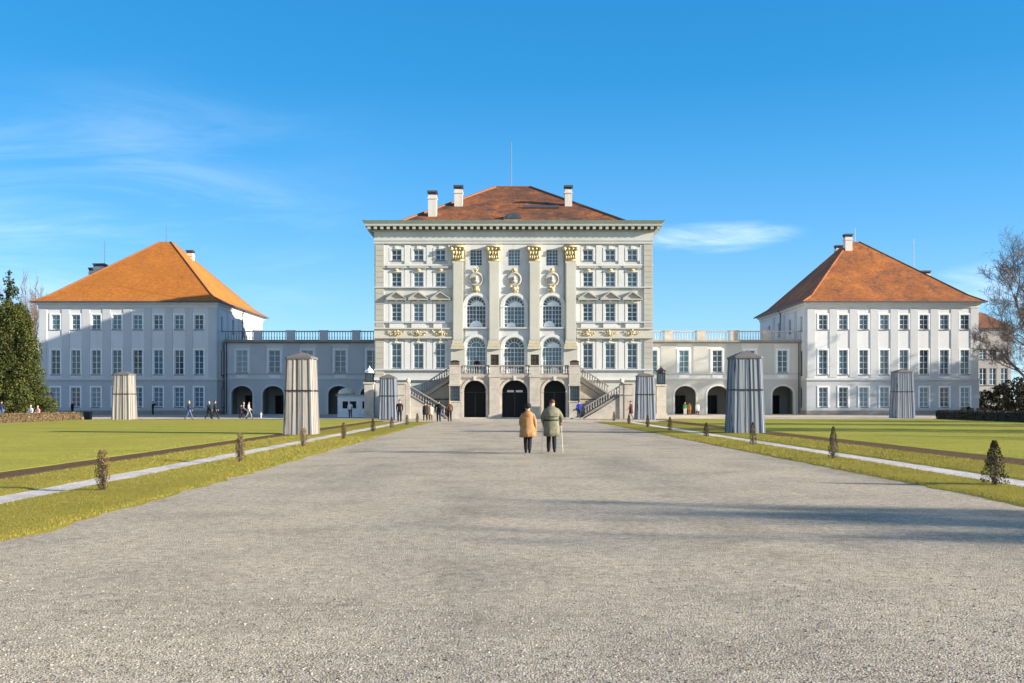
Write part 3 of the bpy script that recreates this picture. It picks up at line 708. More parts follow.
# far wing behind the right pavilion
M['far_wall']=plaster('far_wing_plaster',(.36,.35,.33)); YF=168.0; xa,xb=wx(978,YF),wx(1011,YF); W=xb-xa; zt=wz(328,YF)
FB=thing('far_wing','pale wing with small orange roof seen through bare branches at the right edge','building',((xa+xb)/2,YF,0))
m=MB(); o=[(W*f,1.2,wz(yb,YF),wz(yt,YF),0) for f in (.45,.8,.15) for yt,yb in ((349,359),(368,385))]
wall_mesh(m,(-W/2,0,0),(1,0,0),(0,-1,0),W,0,zt,o,.2); m.quad((-W/2,0,0),(-W/2,9,0),(-W/2,9,zt),(-W/2,0,zt)); m.quad((W/2,0,0),(W/2,9,0),(W/2,9,zt),(W/2,0,zt)); m.quad((-W/2,9,0),(W/2,9,0),(W/2,9,zt),(-W/2,9,zt)); m.obj('wall',M['far_wall'],FB)
for (u,w,zb,zt_,a) in o: window(FB,(u-W/2,.12,zb),0,w,zt_-zb,2,3,0,.05,'frame','glass')
m=MB(); e=.5; r=[(-W/2-e,-e,zt),(W/2+e,-e,zt),(W/2+e,9.5,zt),(-W/2-e,9.5,zt)]; zz=wz(308,YF); t=[(-W/2+.3,4.3,zz),(0,4.3,zz-.4),(0,4.9,zz-.4),(-W/2+.3,4.9,zz)]
for i in range(4): m.quad(r[i],r[(i+1)%4],t[(i+1)%4],t[i])
m.quad(*t); m.quad(*r[::-1]); m.obj('roof',M['roof_far'],FB)

# ================================================================== SMALL ARCHITECTURE
# winter covers over statues : tapered board towers
def woodmat(name,c,warm):
    m,nt,b=newmat(name); p=coords(nt,'Object')
    oi=N(nt,'ShaderNodeObjectInfo')
    s=N(nt,'ShaderNodeSeparateXYZ'); nt.links.new(p,s.inputs[0])
    ad=N(nt,'ShaderNodeMath',operation='MULTIPLY_ADD'); nt.links.new(s.outputs[0],ad.inputs[0]); ad.inputs[1].default_value=1.0; my=N(nt,'ShaderNodeMath',operation='MULTIPLY'); nt.links.new(s.outputs[1],my.inputs[0]); my.inputs[1].default_value=.62; nt.links.new(my.outputs[0],ad.inputs[2])
    sn=N(nt,'ShaderNodeMath',operation='SNAP'); nt.links.new(ad.outputs[0],sn.inputs[0]); sn.inputs[1].default_value=.19
    wn=N(nt,'ShaderNodeTexWhiteNoise',noise_dimensions='1D'); nt.links.new(sn.outputs[0],wn.inputs['W'])
    col=ramp(nt,wn.outputs['Value'],[(0,scl(c,.5)),(.3,scl(c,.8)),(.6,c),(.8,warm),(1,scl(warm,1.3))])
    fr=N(nt,'ShaderNodeMath',operation='FLOORED_MODULO'); nt.links.new(ad.outputs[0],fr.inputs[0]); fr.inputs[1].default_value=.19
    gp=N(nt,'ShaderNodeMath',operation='LESS_THAN'); nt.links.new(fr.outputs[0],gp.inputs[0]); gp.inputs[1].default_value=.02
    gr=noise(nt,mapping(nt,p,(14,14,.5)),1.0,6,.65)
    col=mix(nt,.45,col,ramp(nt,gr,[(.3,scl(c,.42)),(.7,scl(c,1.35))]))
    col=mix(nt,gp.outputs[0],col,scl(c,.35))
    nt.links.new(col,b.inputs['Base Color']); b.inputs['Roughness'].default_value=.85; b.inputs['Specular IOR Level'].default_value=.2; bump(nt,b,gr,.4,.01); return m
M['wood_grey']=woodmat('weathered_boards',(.31,.29,.27),(.50,.45,.40))
M['wood_blue']=woodmat('silvered_boards',(.20,.235,.285),(.33,.34,.35))
M['felt']=plain('roofing_felt',(.13,.12,.115),.8)
def cover(label,px,py,wpx,hpx,mat,roofpx,seed):
    d=gd(py); s=F/d; w=wpx/s; zt=hpx/s; zr=roofpx/s; rr=random.Random(seed)
    T=thing('statue_cover',label,'statue cover',(wx(px,d+w/2),d+w*.5,0),0,'wooden winter covers around the lawns')
    b=w/2; t=b*.83; c=.15
    def ring(h,k): 
        e=h*c
        return [(-h+e,-h,k),(h-e,-h,k),(h,-h+e,k),(h,h-e,k),(h-e,h,k),(-h+e,h,k),(-h,h-e,k),(-h,-h+e,k)]
    m=MB(); A=ring(b,0.02); B=ring(t,zt); m.add(A+B,[(i,(i+1)%8,(i+1)%8+8,i+8) for i in range(8)]+[tuple(range(8,16)),tuple(range(7,-1,-1))])
    bo=m.obj('board_cladding',M[mat],T)
    m=MB()
    for i in range(8):
        p0,p1=Vector(A[i]),Vector(A[(i+1)%8]); q0,q1=Vector(B[i]),Vector(B[(i+1)%8]); n=(p1-p0).cross(q0-p0).normalized()
        L=(p1-p0).length; k=max(1,round(L/.30)); u=(p1-p0).normalized()
        for j in range(k+1):
            f=j/k+(rr.uniform(-.07,.07) if 0<j<k else 0); f=min(max(f,.03),.97) ; hw=.026*rr.uniform(.8,1.3); th=rr.uniform(.018,.032)
            a=p0.lerp(p1,f); e=q0.lerp(q1,f)
            vs=[a-u*hw,a+u*hw,a+u*hw+n*th,a-u*hw+n*th,e-u*hw,e+u*hw,e+u*hw+n*th,e-u*hw+n*th]
            m.add(vs,[(0,1,5,4),(1,2,6,5),(2,3,7,6),(3,0,4,7),(0,3,2,1),(4,5,6,7)])
    m.obj('batten',M[mat],bo)
    bb=MB(); z=zt*.58; 
    h=(b+(t-b)*.58)+.055; lo=ring(h,z-.035); hi=ring(h,z+.035); bb.add(lo+hi,[(i,(i+1)%8,(i+1)%8+8,i+8) for i in range(8)]+[tuple(range(8,16)),tuple(range(7,-1,-1))]); bb.obj('strap',M['darkmetal'],T)
    r=MB(); h=t+.075; E0=ring(h,zt-.02); E=ring(h,zt+.08); tp=[(x*.12,y*.12,zr) for x,y,_ in E]; mid_=[(x*.55,y*.55,zt+.08+(zr-zt-.08)*.55) for x,y,_ in E]
    r.add(E0+E+mid_+tp,[(i,(i+1)%8,(i+1)%8+8,i+8) for i in range(8)]+[(i+8,(i+1)%8+8,(i+1)%8+16,i+16) for i in range(8)]+[(i+16,(i+1)%8+16,(i+1)%8+24,i+24) for i in range(8)]+[tuple(range(24,32)),tuple(range(7,-1,-1))])
    r.obj('roof',M['felt'],T)
cover('large pale weathered board cover on the left lawn edge, sunlit on its right side',301.6,435.3,31,77,'wood_grey',83.6,1)
cover('large blue grey board cover on the right lawn edge',744.8,433.8,33.5,76,'wood_blue',83.5,2)
cover('dark board cover with pale lit edge beside the left stair landing',388.5,420,18.5,41.6,'wood_blue',46,3)
cover('grey board cover beside the right stair landing',645,419.6,19.5,43.4,'wood_blue',46.6,4)
cover('pale striped board cover at the far left end of the lawn',124.5,420.3,19.5,45.5,'wood_grey',49.2,5)
cover('grey board cover at the far right end of the lawn',902,418.3,19.5,46,'wood_blue',49.5,6)

def lantern_pier(label,px,py,ztop,zl,w):
    d=gd(py); P=thing('lantern_pier',label,'lantern pier',(wx(px,d),d+.4,0),0,'lantern piers beside the stairs'); h=w/2
    m=MB(); m.box(-h,h,-h,h,0,ztop); m.box(-h-.09,h+.09,-h-.09,h+.09,0,.45); m.box(-h-.1,h+.1,-h-.1,h+.1,ztop-.01,ztop+.16); m.obj('pier',M['stone_pale'],P)
    L=thing('',None,None) if False else None
    m=MB()
    for a in(-1,1):
        for b in(-1,1): m.box(a*.36-.04,a*.36+.04,b*.36-.04,b*.36+.04,ztop+.16,zl-.5)
    m.box(-.42,.42,-.42,.42,ztop+.16,ztop+.24); m.box(-.44,.44,-.44,.44,zl-.56,zl-.48)
    for a in(-.12,.12): m.box(a-.015,a+.015,-.38,.38,ztop+.24,zl-.56); m.box(-.38,.38,a-.015,a+.015,ztop+.24,zl-.56)
    lo=m.obj('lantern',M['darkmetal'],P)
    m=MB(); m.box(-.3,.3,-.3,.3,ztop+.26,zl-.58); m.obj('glass',M['glass_blue'],lo)
    m=MB(); m.lathe([(.5,zl-.48),(.46,zl-.3),(.34,zl-.12),(.18,zl),(.06,zl+.12),(.02,zl+.28)],0,0,8,math.pi/8)
    for k in range(8):
        a=k*math.pi/4; m.box(.44*math.cos(a)-.05,.44*math.cos(a)+.05,.44*math.sin(a)-.05,.44*math.sin(a)+.05,zl-.49,zl-.2)
    m.obj('crown',M['frame'] if 'left' in label else M['darkmetal'],lo)
    return P
lantern_pier('pale stone pier with white crowned lantern left of the staircase',369,418.2,3.55,5.15,.95)
lantern_pier('pale stone pier with tall dark lantern right of the staircase',661.5,418,3.35,5.2,.98)
for lab,px,zt in (('short stone gate pier just right of the white crowned lantern pier',377.4,3.0),('narrow stone gate pier between board cover and dark lantern pier',654.4,3.2)):
    d=gd(417.6); P=thing('gate_pier',lab,'pier',(wx(px,d),d+.3,0)); m=MB(); m.box(-.35,.35,-.35,.35,0,zt-.5); m.box(-.42,.42,-.42,.42,0,.4); m.obj('shaft',M['stone_pale'],P)
    m=MB(); m.box(-.45,.45,-.45,.45,zt-.5,zt-.34); m.lathe([(.3,zt-.34),(.14,zt-.26),(.3,zt-.05),(.34,zt+.1),(.16,zt+.3),(.04,zt+.4)],0,0,10); m.obj('urn',M['stone_dark'],P,True)
d=gd(417.4); P=thing('slim_post','slim white post in front of the left stair landing','post',(wx(407.3,d),d,0)); m=MB(); m.tube([(0,0,0),(0,0,3.75)],[.05,.045],8); m.obj('pole',M['frame'],P); m=MB(); m.box(-.14,.14,-.14,.14,0,.06); m.blob((0,0,3.8),.09); m.obj('finial',M['frame'],P)

# ticket booth
d=112.0; s=F/d; xb=wx(353,d); BT=thing('ticket_booth','white wooden booth with dark windows under the left gallery arches','booth',(xb,d,0))
w=3.4; h=2.35; m=MB(); ops=[(.85,.62,.95,1.75,0),(1.75,.62,.95,1.75,0),(3.0,.55,.95,1.75,0)]
wall_mesh(m,(-w/2,0,0),(1,0,0),(0,-1,0),w,.05,h,ops,.08)
m.quad((-w/2,0,.05),(-w/2,2,.05),(-w/2,2,h),(-w/2,0,h)); m.quad((w/2,0,.05),(w/2,2,.05),(w/2,2,h),(w/2,0,h)); m.quad((-w/2,2,.05),(w/2,2,.05),(w/2,2,h),(-w/2,2,h)); m.box(-w/2-.02,w/2+.02,-.02,2.02,0,.049)
m.box(-.08+.85,.0+.85,-.03,.0,.06,h-.02); m.obj('cabin',M['white_booth'],BT)
m=MB(); m.box(-w/2-.18,w/2+.18,-.25,2.2,h,h+.14); m.obj('roof',M['greyframe'],BT)
for (u,ww,zb,zt,a) in ops: m=MB(); m.box(u-w/2-ww/2,u-w/2+ww/2,.06,.08,zb,zt); m.obj('window',M['glass_dark'],BT)
PS=thing('parasol','rounded cream canopy above the white booth','parasol',(wx(346.5,d+3.2),d+3.2,0)); m=MB(); m.tube([(0,0,0),(0,0,3.0)],[.035,.03],8); m.obj('pole',M['pole'],PS)
m=MB(); m.lathe([(1.0,2.55),(.98,2.72),(.8,3.0),(.45,3.2),(.05,3.27)],0,0,14); m.obj('canopy',M['cream'],PS,True)
# ================================================================== GROUND
axis=lambda y: 1.25-.006*y
def gravel(name,tint,dark,light,far):
    m,nt,b=newmat(name); p=wpos(nt)
    v1=N(nt,'ShaderNodeTexVoronoi'); v1.inputs['Scale'].default_value=58; nt.links.new(p,v1.inputs['Vector'])
    v2=N(nt,'ShaderNodeTexVoronoi'); v2.inputs['Scale'].default_value=120; nt.links.new(p,v2.inputs['Vector'])
    s1=N(nt,'ShaderNodeSeparateColor'); nt.links.new(v1.outputs['Color'],s1.inputs[0])
    s2=N(nt,'ShaderNodeSeparateColor'); nt.links.new(v2.outputs['Color'],s2.inputs[0])
    c1=ramp(nt,s1.outputs[0],[(0,dark),(.25,scl(tint,.72)),(.6,tint),(.93,scl(tint,1.2)),(1,light)])
    c2=ramp(nt,s2.outputs[1],[(0,scl(dark,.8)),(.25,scl(tint,.75)),(.8,scl(tint,1.1)),(1,light)])
    col=mix(nt,.5,c1,c2)
    n1=noise(nt,p,.55,6,.62); n2=noise(nt,mapping(nt,p,(.35,.06,1)),1.0,5,.6)
    col=mix(nt,.85,col,ramp(nt,n1,[(.28,(.72,.71,.69)),(.5,(1,1,1)),(.75,(1.17,1.15,1.11))]),'MULTIPLY')
    col=mix(nt,.8,col,ramp(nt,n2,[(.35,(.76,.765,.78)),(.5,(1,1,1)),(.75,(1.10,1.08,1.04))]),'MULTIPLY')
    n3=noise(nt,p,7,4,.6)
    col=mix(nt,.8,col,ramp(nt,n3,[(.3,(.70,.69,.67)),(.7,(1.2,1.2,1.2))]),'MULTIPLY')
    nt.links.new(col,b.inputs['Base Color']); b.inputs['Roughness'].default_value=.9; b.inputs['Specular IOR Level'].default_value=.06
    h=N(nt,'ShaderNodeMath',operation='MULTIPLY_ADD'); nt.links.new(v1.outputs['Distance'],h.inputs[0]); h.inputs[1].default_value=-1.2
    h2=N(nt,'ShaderNodeMath',operation='MULTIPLY_ADD'); nt.links.new(v2.outputs['Distance'],h2.inputs[0]); h2.inputs[1].default_value=-.6; nt.links.new(n3,h2.inputs[2]); nt.links.new(h2.outputs[0],h.inputs[2])
    bump(nt,b,h.outputs[0],.85,.011); return m
M['gravel']=gravel('road_gravel',(.53,.455,.345),(.09,.072,.052),(.62,.56,.46),0)
M['court']=gravel('court_gravel',(.61,.525,.41),(.2,.17,.14),(.66,.6,.53),0)
M['whitegravel']=gravel('white_path_gravel',(.70,.65,.60),(.42,.38,.34),(.84,.81,.77),0)
def grassmat(name,c1,c2,straw,amount):
    m,nt,b=newmat(name); p=wpos(nt)
    n1=noise(nt,p,.28,6,.62); n2=noise(nt,p,5,5,.65); n3=noise(nt,mapping(nt,p,(.05,.9,1)),1.0,4)
    col=ramp(nt,n1,[(.3,c1),(.7,c2)])
    col=mix(nt,ramp(nt,n2,[(.42,(0,0,0)),(.75,(amount,)*3)]),col,straw)
    col=mix(nt,.5,col,ramp(nt,n3,[(.3,(.8,.85,.8)),(.7,(1.15,1.12,1.0))]),'MULTIPLY')
    col=mix(nt,.5,col,ramp(nt,noise(nt,p,38,3),[(.3,(.62,.62,.6)),(.7,(1.3,1.3,1.2))]),'MULTIPLY')
    nt.links.new(col,b.inputs['Base Color']); b.inputs['Roughness'].default_value=.9; b.inputs['Specular IOR Level'].default_value=.05
    bump(nt,b,noise(nt,p,30,4,.7),.7,.04); return m
M['lawn']=grassmat('lawn_grass',(.28,.275,.045),(.37,.34,.062),(.44,.37,.10),.45)
M['verge']=grassmat('verge_grass',(.21,.19,.028),(.31,.26,.042),(.37,.29,.08),.6)
M['soil']=plain('bed_soil',(.13,.082,.042),.95,0,.35,9); M['soil'].node_tree.nodes['Principled BSDF'].inputs['Specular IOR Level'].default_value=.03

def sheet(name,pts,z,mat,kind='structure'):
    m=MB(); m.add([(x,y,z) for x,y in pts],[tuple(range(len(pts)))]); o=m.obj(name,mat); o['kind']=kind; return o
sheet('ground',[(-1500,-1500),(1500,-1500),(1500,1500),(-1500,1500)],0.0,M['court'])
def strip_poly(fl,fr,y0,y1,jl,jr,step=.3,seed=0):
    r=random.Random(seed); n=int((y1-y0)/step)
    ys=[y0+(y1-y0)*i/n for i in range(n+1)]
    def sm(j):
        a=[r.uniform(-1,1) for _ in range(n+5)]; return [j*.8*(a[i]*.2+a[i+1]*.5+a[i+2]*.6+a[i+3]*.3) for i in range(n+1)]
    ja,jb=sm(jl),sm(jr)
    return [(fl(y)+q,y) for q,y in zip(ja,ys)],[(fr(y)+q,y) for q,y in zip(jb,ys)]
def strip(name,fl,fr,y0,y1,z,mat,jl=.03,jr=.03,seed=0,lip=0.0,step=.3):
    a,b=strip_poly(fl,fr,y0,y1,jl,jr,step,seed); n=len(a); vs=[];fs=[]
    cols=[(0,-lip)] if lip else []
    for (p,q) in zip(a,b):
        row=[(p[0],p[1],z)]
        for t in (.12,.35,.65,.88): row.append((p[0]+(q[0]-p[0])*t,p[1],z+(.012 if lip else 0)))
        row.append((q[0],q[1],z))
        if lip: row=[(p[0]-.16,p[1],.0045)]+row+[(q[0]+.16,q[1],.0045)]
        vs+=row
    k=len(vs)//n
    for i in range(n-1):
        for j in range(k-1): fs.append((i*k+j,i*k+j+1,(i+1)*k+j+1,(i+1)*k+j))
    if lip:
        fs.append(tuple(range(k))); fs.append(tuple((n-1)*k+j for j in range(k)))
    m=MB(); m.add(vs,fs); o=m.obj(name,mat); o['kind']='structure'; return o
eL=lambda y:-6.05-.006*y ; eR=lambda y:8.62-.013*y
pL1=lambda y:-8.15; pL0=lambda y:-9.08
bL1=lambda y:-10.75; bL0=lambda y:-11.85
pR0=lambda y:10.05-.004*y; pR1=lambda y:11.15-.006*y
bR0=lambda y:13.45-.005*y; bR1=lambda y:14.75-.004*y
strip('road',lambda y:eL(y)+.15-(0 if y<60 else 0),lambda y:eR(y)-.15,-30,86,.004,M['gravel'],0,0,1,step=4)
YE=84.0
def endl(f,side,ctr,y0=72.0): return f
strip('grass_verge',lambda y:pL1(y),lambda y:eL(y)+max(0,(y-70))*.02,-12,YE,.028,M['verge'],.07,.13,2,.04,.22)
strip('grass_verge',lambda y:bL1(y),lambda y:pL0(y),-12,YE,.028,M['verge'],.06,.06,3,.04,.22)
strip('grass_verge',lambda y:eR(y)-max(0,(y-70))*.02,lambda y:pR0(y),-12,YE,.028,M['verge'],.13,.07,4,.04,.22)
strip('grass_verge',lambda y:pR1(y),lambda y:bR0(y),-12,YE,.028,M['verge'],.06,.06,5,.04,.22)
strip('path',lambda y:pL0(y)-.1,lambda y:pL1(y)+.1,-12,YE+.2,.008,M['whitegravel'],0,0,6,step=3)
strip('path',lambda y:pR0(y)-.1,lambda y:pR1(y)+.1,-12,YE+.2,.008,M['whitegravel'],0,0,7,step=3)
strip('flower_bed',lambda y:bL0(y),lambda y:bL1(y),-12,YE+3,.03,M['soil'],.05,.05,8,0.001,.4)
strip('flower_bed',lambda y:bR0(y),lambda y:bR1(y),-12,YE+3,.03,M['soil'],.05,.05,9,0.001,.4)
strip('lawn',lambda y:-38.8,lambda y:bL0(y)+.02,-12,93,.05,M['lawn'],.05,.05,10,.02,.5)
strip('lawn',lambda y:bR1(y)-.02,lambda y:41.0,-12,95,.05,M['lawn'],.05,.05,11,.02,.5)
# rounded soil rim of the far lawn edge
strip('flower_bed',lambda y:-38.0,lambda y:-11.0,92.6,93.6,.062,M['soil'],.0,.0,12,0.001,.5)
strip('flower_bed',lambda y:14.0,lambda y:41.2,94.6,95.5,.062,M['soil'],.0,.0,13,0.001,.5)

# ---- grass blades
rng=np.random.default_rng(5)
def blades(name,regions,per,mat,h0,h1,wd):
    V=[]
    for (fl,fr,y0,y1,dens) in regions:
        ny=int((y1-y0)/1.0)
        for i in range(ny):
            y=y0+i; a,b=fl(y),fr(y); n=int((b-a)*1.0*dens*min(1,(16/max(y,8))**1.3))
            if n<1: continue
            x=rng.uniform(a,b,n); yy=rng.uniform(y,y+1,n)
            sc=max(1,y/18)
            h=rng.uniform(h0,h1,n)*min(sc,1.6); w=wd*sc*rng.uniform(.6,1.3,n); ang=rng.uniform(0,math.pi,n)
            lx=rng.normal(0,.45,n)*h; ly=rng.normal(0,.45,n)*h; z=np.full(n,.02)
            dx=np.cos(ang)*w; dy=np.sin(ang)*w
            tri=np.stack([np.stack([x-dx,yy-dy,z],1),np.stack([x+dx,yy+dy,z],1),np.stack([x+lx,yy+ly,z+h],1)],1)
            V.append(tri.reshape(-1,3))
    V=np.concatenate(V); o=bulk(name,V,None,mat,3); tag(o,None,None,None,'stuff'); return o
def blademat(name,c1,c2,c3):
    m,nt,b=newmat(name); p=wpos(nt)
    g=N(nt,'ShaderNodeNewGeometry'); rp=g.outputs['Random Per Island']
    col=ramp(nt,rp,[(0,c1),(.55,c2),(1,c3)])
    col=mix(nt,.6,col,ramp(nt,noise(nt,p,.9,5,.6),[(.3,(.75,.85,.8)),(.7,(1.2,1.05,1.0))]),'MULTIPLY')
    nt.links.new(col,b.inputs['Base Color']); b.inputs['Roughness'].default_value=.75; b.inputs['Specular IOR Level'].default_value=.2
    return m
M['blade']=blademat('grass_blades',(.19,.185,.028),(.275,.245,.042),(.36,.30,.09))
M['blade2']=blademat('lawn_blades',(.26,.26,.04),(.35,.32,.055),(.43,.37,.10))
g=blades('grass',[(lambda y:pL1(y)-.02,lambda y:eL(y)+.16,9,48,1500),(bL1,lambda y:pL0(y)+.03,14,48,1100),(lambda y:eR(y)-.16,lambda y:pR0(y)+.02,13,48,1500),(lambda y:pR1(y)-.03,bR0,18,48,1100)],1,M['blade'],.018,.046,.0032)
tag(g,'short yellow green grass blades on the verges',None)
g=blades('grass',[(lambda y:-.52*y-2,bL0,20,50,300),(bR1,lambda y:.52*y+2,26,56,300)],1,M['blade2'],.028,.045,.0036)
tag(g,'short green grass blades on the lawns',None)

# ---- loose stones on the road
def stones(n,mat):
    y=6.0/np.sqrt(np.maximum(1e-3,rng.uniform(.10,1.0,n)))*1.0
    y=np.clip(y-.6,5.2,14); x=rng.uniform(-1,1,n)*np.minimum(.55*y+.4,np.where(True,8.0,8.0)); x=np.clip(x,-6.0,8.35)
    kp=y<10.5; y=y[kp]; x=x[kp]; n=len(y)
    r=.0042+.011*rng.power(.33,n)*1.0; r=np.clip(r*rng.uniform(.4,1.0,n)*.85,.003,.0115)
    base=np.array([[1,0,0],[0,1,0],[-1,0,0],[0,-1,0],[.55,.5,.62],[-.5,.55,.6],[-.5,-.55,.55],[.5,-.5,.6]],dtype=np.float32)
    fc=np.array([[0,1,4],[1,5,4],[1,2,5],[2,6,5],[2,3,6],[3,7,6],[3,0,7],[0,4,7],[4,5,6],[4,6,7]])
    V=np.repeat(base[None],n,0)*(1+rng.uniform(-.3,.3,(n,8,1))); V[:,:,0]*=rng.uniform(.7,1.5,(n,1)); V[:,:,2]*=rng.uniform(.6,1.3,(n,1))
    V=V*r[:,None,None]; a=rng.uniform(0,6.28,n); c,s=np.cos(a)[:,None],np.sin(a)[:,None]
    X_=V[:,:,0]*c-V[:,:,1]*s; Y_=V[:,:,0]*s+V[:,:,1]*c
    V=np.stack([X_+x[:,None],Y_+y[:,None],V[:,:,2]+.003],2)
    I=(fc[None]+np.arange(n)[:,None,None]*8).reshape(-1)
    o=bulk('loose_gravel',V.reshape(-1,3),I,mat,3); tag(o,'loose grey and brown gravel stones on the road',None,None,'stuff')
m,nt,b=newmat('loose_stones'); gg=N(nt,'ShaderNodeNewGeometry')
nt.links.new(ramp(nt,gg.outputs['Random Per Island'],[(0,(.08,.066,.052)),(.25,(.22,.19,.155)),(.6,(.36,.32,.265)),(.9,(.43,.385,.32)),(1,(.47,.43,.37))]),b.inputs['Base Color']); b.inputs['Roughness'].default_value=.85
M['stones']=m
stones(52000,m)

# ================================================================== PLANTS
def leafmat(name,c1,c2,c3,s=.8):
    m,nt,b=newmat(name); g=N(nt,'ShaderNodeNewGeometry')
    col=ramp(nt,g.outputs['Random Per Island'],[(0,c1),(.6,c2),(1,c3)])
    col=mix(nt,.7,col,ramp(nt,noise(nt,wpos(nt),s,4,.6),[(.3,(.55,.6,.6)),(.7,(1.35,1.25,1.0))]),'MULTIPLY')
    nt.links.new(col,b.inputs['Base Color']); b.inputs['Roughness'].default_value=.65; b.inputs['Specular IOR Level'].default_value=.25; return m
M['yew']=leafmat('yew_leaves',(.026,.04,.009),(.055,.072,.015),(.12,.122,.028),.35)
M['spruce']=leafmat('spruce_leaves',(.018,.035,.018),(.035,.055,.025),(.06,.075,.03),.4)
M['dark_shrub']=leafmat('dark_shrub_leaves',(.012,.018,.012),(.025,.03,.02),(.05,.045,.03),.5)
M['beech']=leafmat('dry_beech_leaves',(.10,.066,.034),(.17,.12,.064),(.25,.185,.10),.8)
M['boxhedge']=leafmat('dark_hedge_leaves',(.015,.02,.010),(.03,.033,.016),(.05,.045,.025),.8)
M['dryleaf']=leafmat('dry_shrub_leaves',(.09,.06,.022),(.19,.13,.045),(.34,.25,.12),9)
M['thuja']=leafmat('thuja_leaves',(.02,.026,.008),(.055,.05,.014),(.15,.11,.035),9)
M['bark']=plain('brown_bark',(.10,.075,.055),.9,0,.3,5)
M['twig']=plain('pale_twigs',(.17,.135,.115),.9,0,.25,2)
M['greytwig']=plain('grey_twigs',(.13,.11,.10),.9,0,.25,2)
def leaves(n,sample,size,mat,name,parent,r,aspect=1.0,up=0.0):
    P=np.array([sample(r) for _ in range(n)],dtype=np.float32)
    a=rng.normal(size=(n,3)); a[:,2]+=up; a/=np.linalg.norm(a,axis=1)[:,None]
    b=np.cross(a,rng.normal(size=(n,3))); b/=np.linalg.norm(b,axis=1)[:,None]
    s=size*rng.uniform(.5,1.4,n)[:,None]
    q=np.stack([P-a*s*aspect,P+b*s*.5,P+a*s*aspect,P-b*s*.5],1)
    return bulk(name,q.reshape(-1,3),None,mat,4,parent)

# big yew-like tree at the left edge, a spruce spire behind it
def lump_sampler(lumps):
    w=[l[3]*l[4] for l in lumps]; tot=sum(w)
    def f(r):
        t=r.random()*tot
        for l in lumps:
            t-=l[3]*l[4]
            if t<=0: break
        while True:
            v=Vector((r.gauss(0,1),r.gauss(0,1),r.gauss(0,1))).normalized(); q=.62+.42*r.random()**.6
            p=(l[0]+v.x*l[3]*q,l[1]+v.y*l[3]*q,l[2]+v.z*l[4]*q)
            if p[2]>.1: return p
    return f
d=104.0; s=F/d
tx=wx(14,d)
T=thing('yew_tree','broad dense olive green evergreen tree at the left edge of the lawn','tree',(tx,d,0))
r=random.Random(3); lumps=[]
for k in range(170):
    z=10.4*r.random()**1.15+.5; rad=4.5*(1-z/14.2); a=r.uniform(0,6.28); q=rad*r.uniform(.45,.95)
    lumps.append((q*math.cos(a),q*math.sin(a),z,r.uniform(.5,.95),r.uniform(.8,1.6)))
leaves(90000,lump_sampler(lumps),.105,M['yew'],'crown',T,r)
m=MB(); m.tube([(0,0,0),(.1,0,3),(0,.1,9)],[.4,.3,.12],8)
for k in range(14): a=r.uniform(0,6.28); z=r.uniform(1,8); m.tube([(0,0,z),(2.6*math.cos(a),2.6*math.sin(a),z+1.2)],[.12,.04],5)
m.obj('trunk',M['bark'],T)
d=112.0; T=thing('spruce_tree','dark pointed spruce rising behind the broad evergreen at the left edge','tree',(wx(9,d),d,0)); H=wz(272,d); lumps=[]
for k in range(40): t=k/39; lumps.append((0,0,H*(.45+.54*t),.75*(1-t)+.10,.45*(1-t)+.2))
for k in range(120):
    t=r.random()**1.4; z=H*(.12+.88*t); rad=3.6*(1-t)**.85+.08; a=r.uniform(0,6.28); q=rad*r.uniform(.3,1)
    lumps.append((q*math.cos(a),q*math.sin(a),z,.30+.6*(1-t),.28+.35*(1-t)))
leaves(13000,lump_sampler(lumps),.16,M['spruce'],'crown',T,r)
m=MB(); m.tube([(0,0,0),(0,0,H*.97)],[.35,.03],8); m.obj('trunk',M['bark'],T)
# dark evergreen shrubs at the right edge
for i,(px,d,h,w,lab) in enumerate(((1000,150,4.6,5.5,'dark evergreen shrub mass below the far wing at the right edge'),(974,149,2.6,2.4,'low dark shrub at the corner of the right pavilion'),(1022,146,6.5,5,'tall dark shrub at the far right edge'))):
    T=thing('evergreen_shrub',lab,'shrub',(wx(px,d),d,0),0,'dark shrubs at the right edge'); lumps=[]
    for k in range(26): 
        a=r.uniform(0,6.28); q=w*.5*r.uniform(.1,.95); lumps.append((q*math.cos(a)*1.2,q*math.sin(a)*.7,r.uniform(.4,h*.85)*(1-.4*q/(w*.5)),r.uniform(.5,.9),r.uniform(.5,.9)))
    leaves(4500,lump_sampler(lumps),.17,M['dark_shrub'],'foliage',T,r)
    m=MB()
    for k in range(5): m.tube([(0,0,0),(r.uniform(-1,1),r.uniform(-.6,.6),h*.6)],[.08,.03],5)
    m.obj('stem',M['bark'],T)

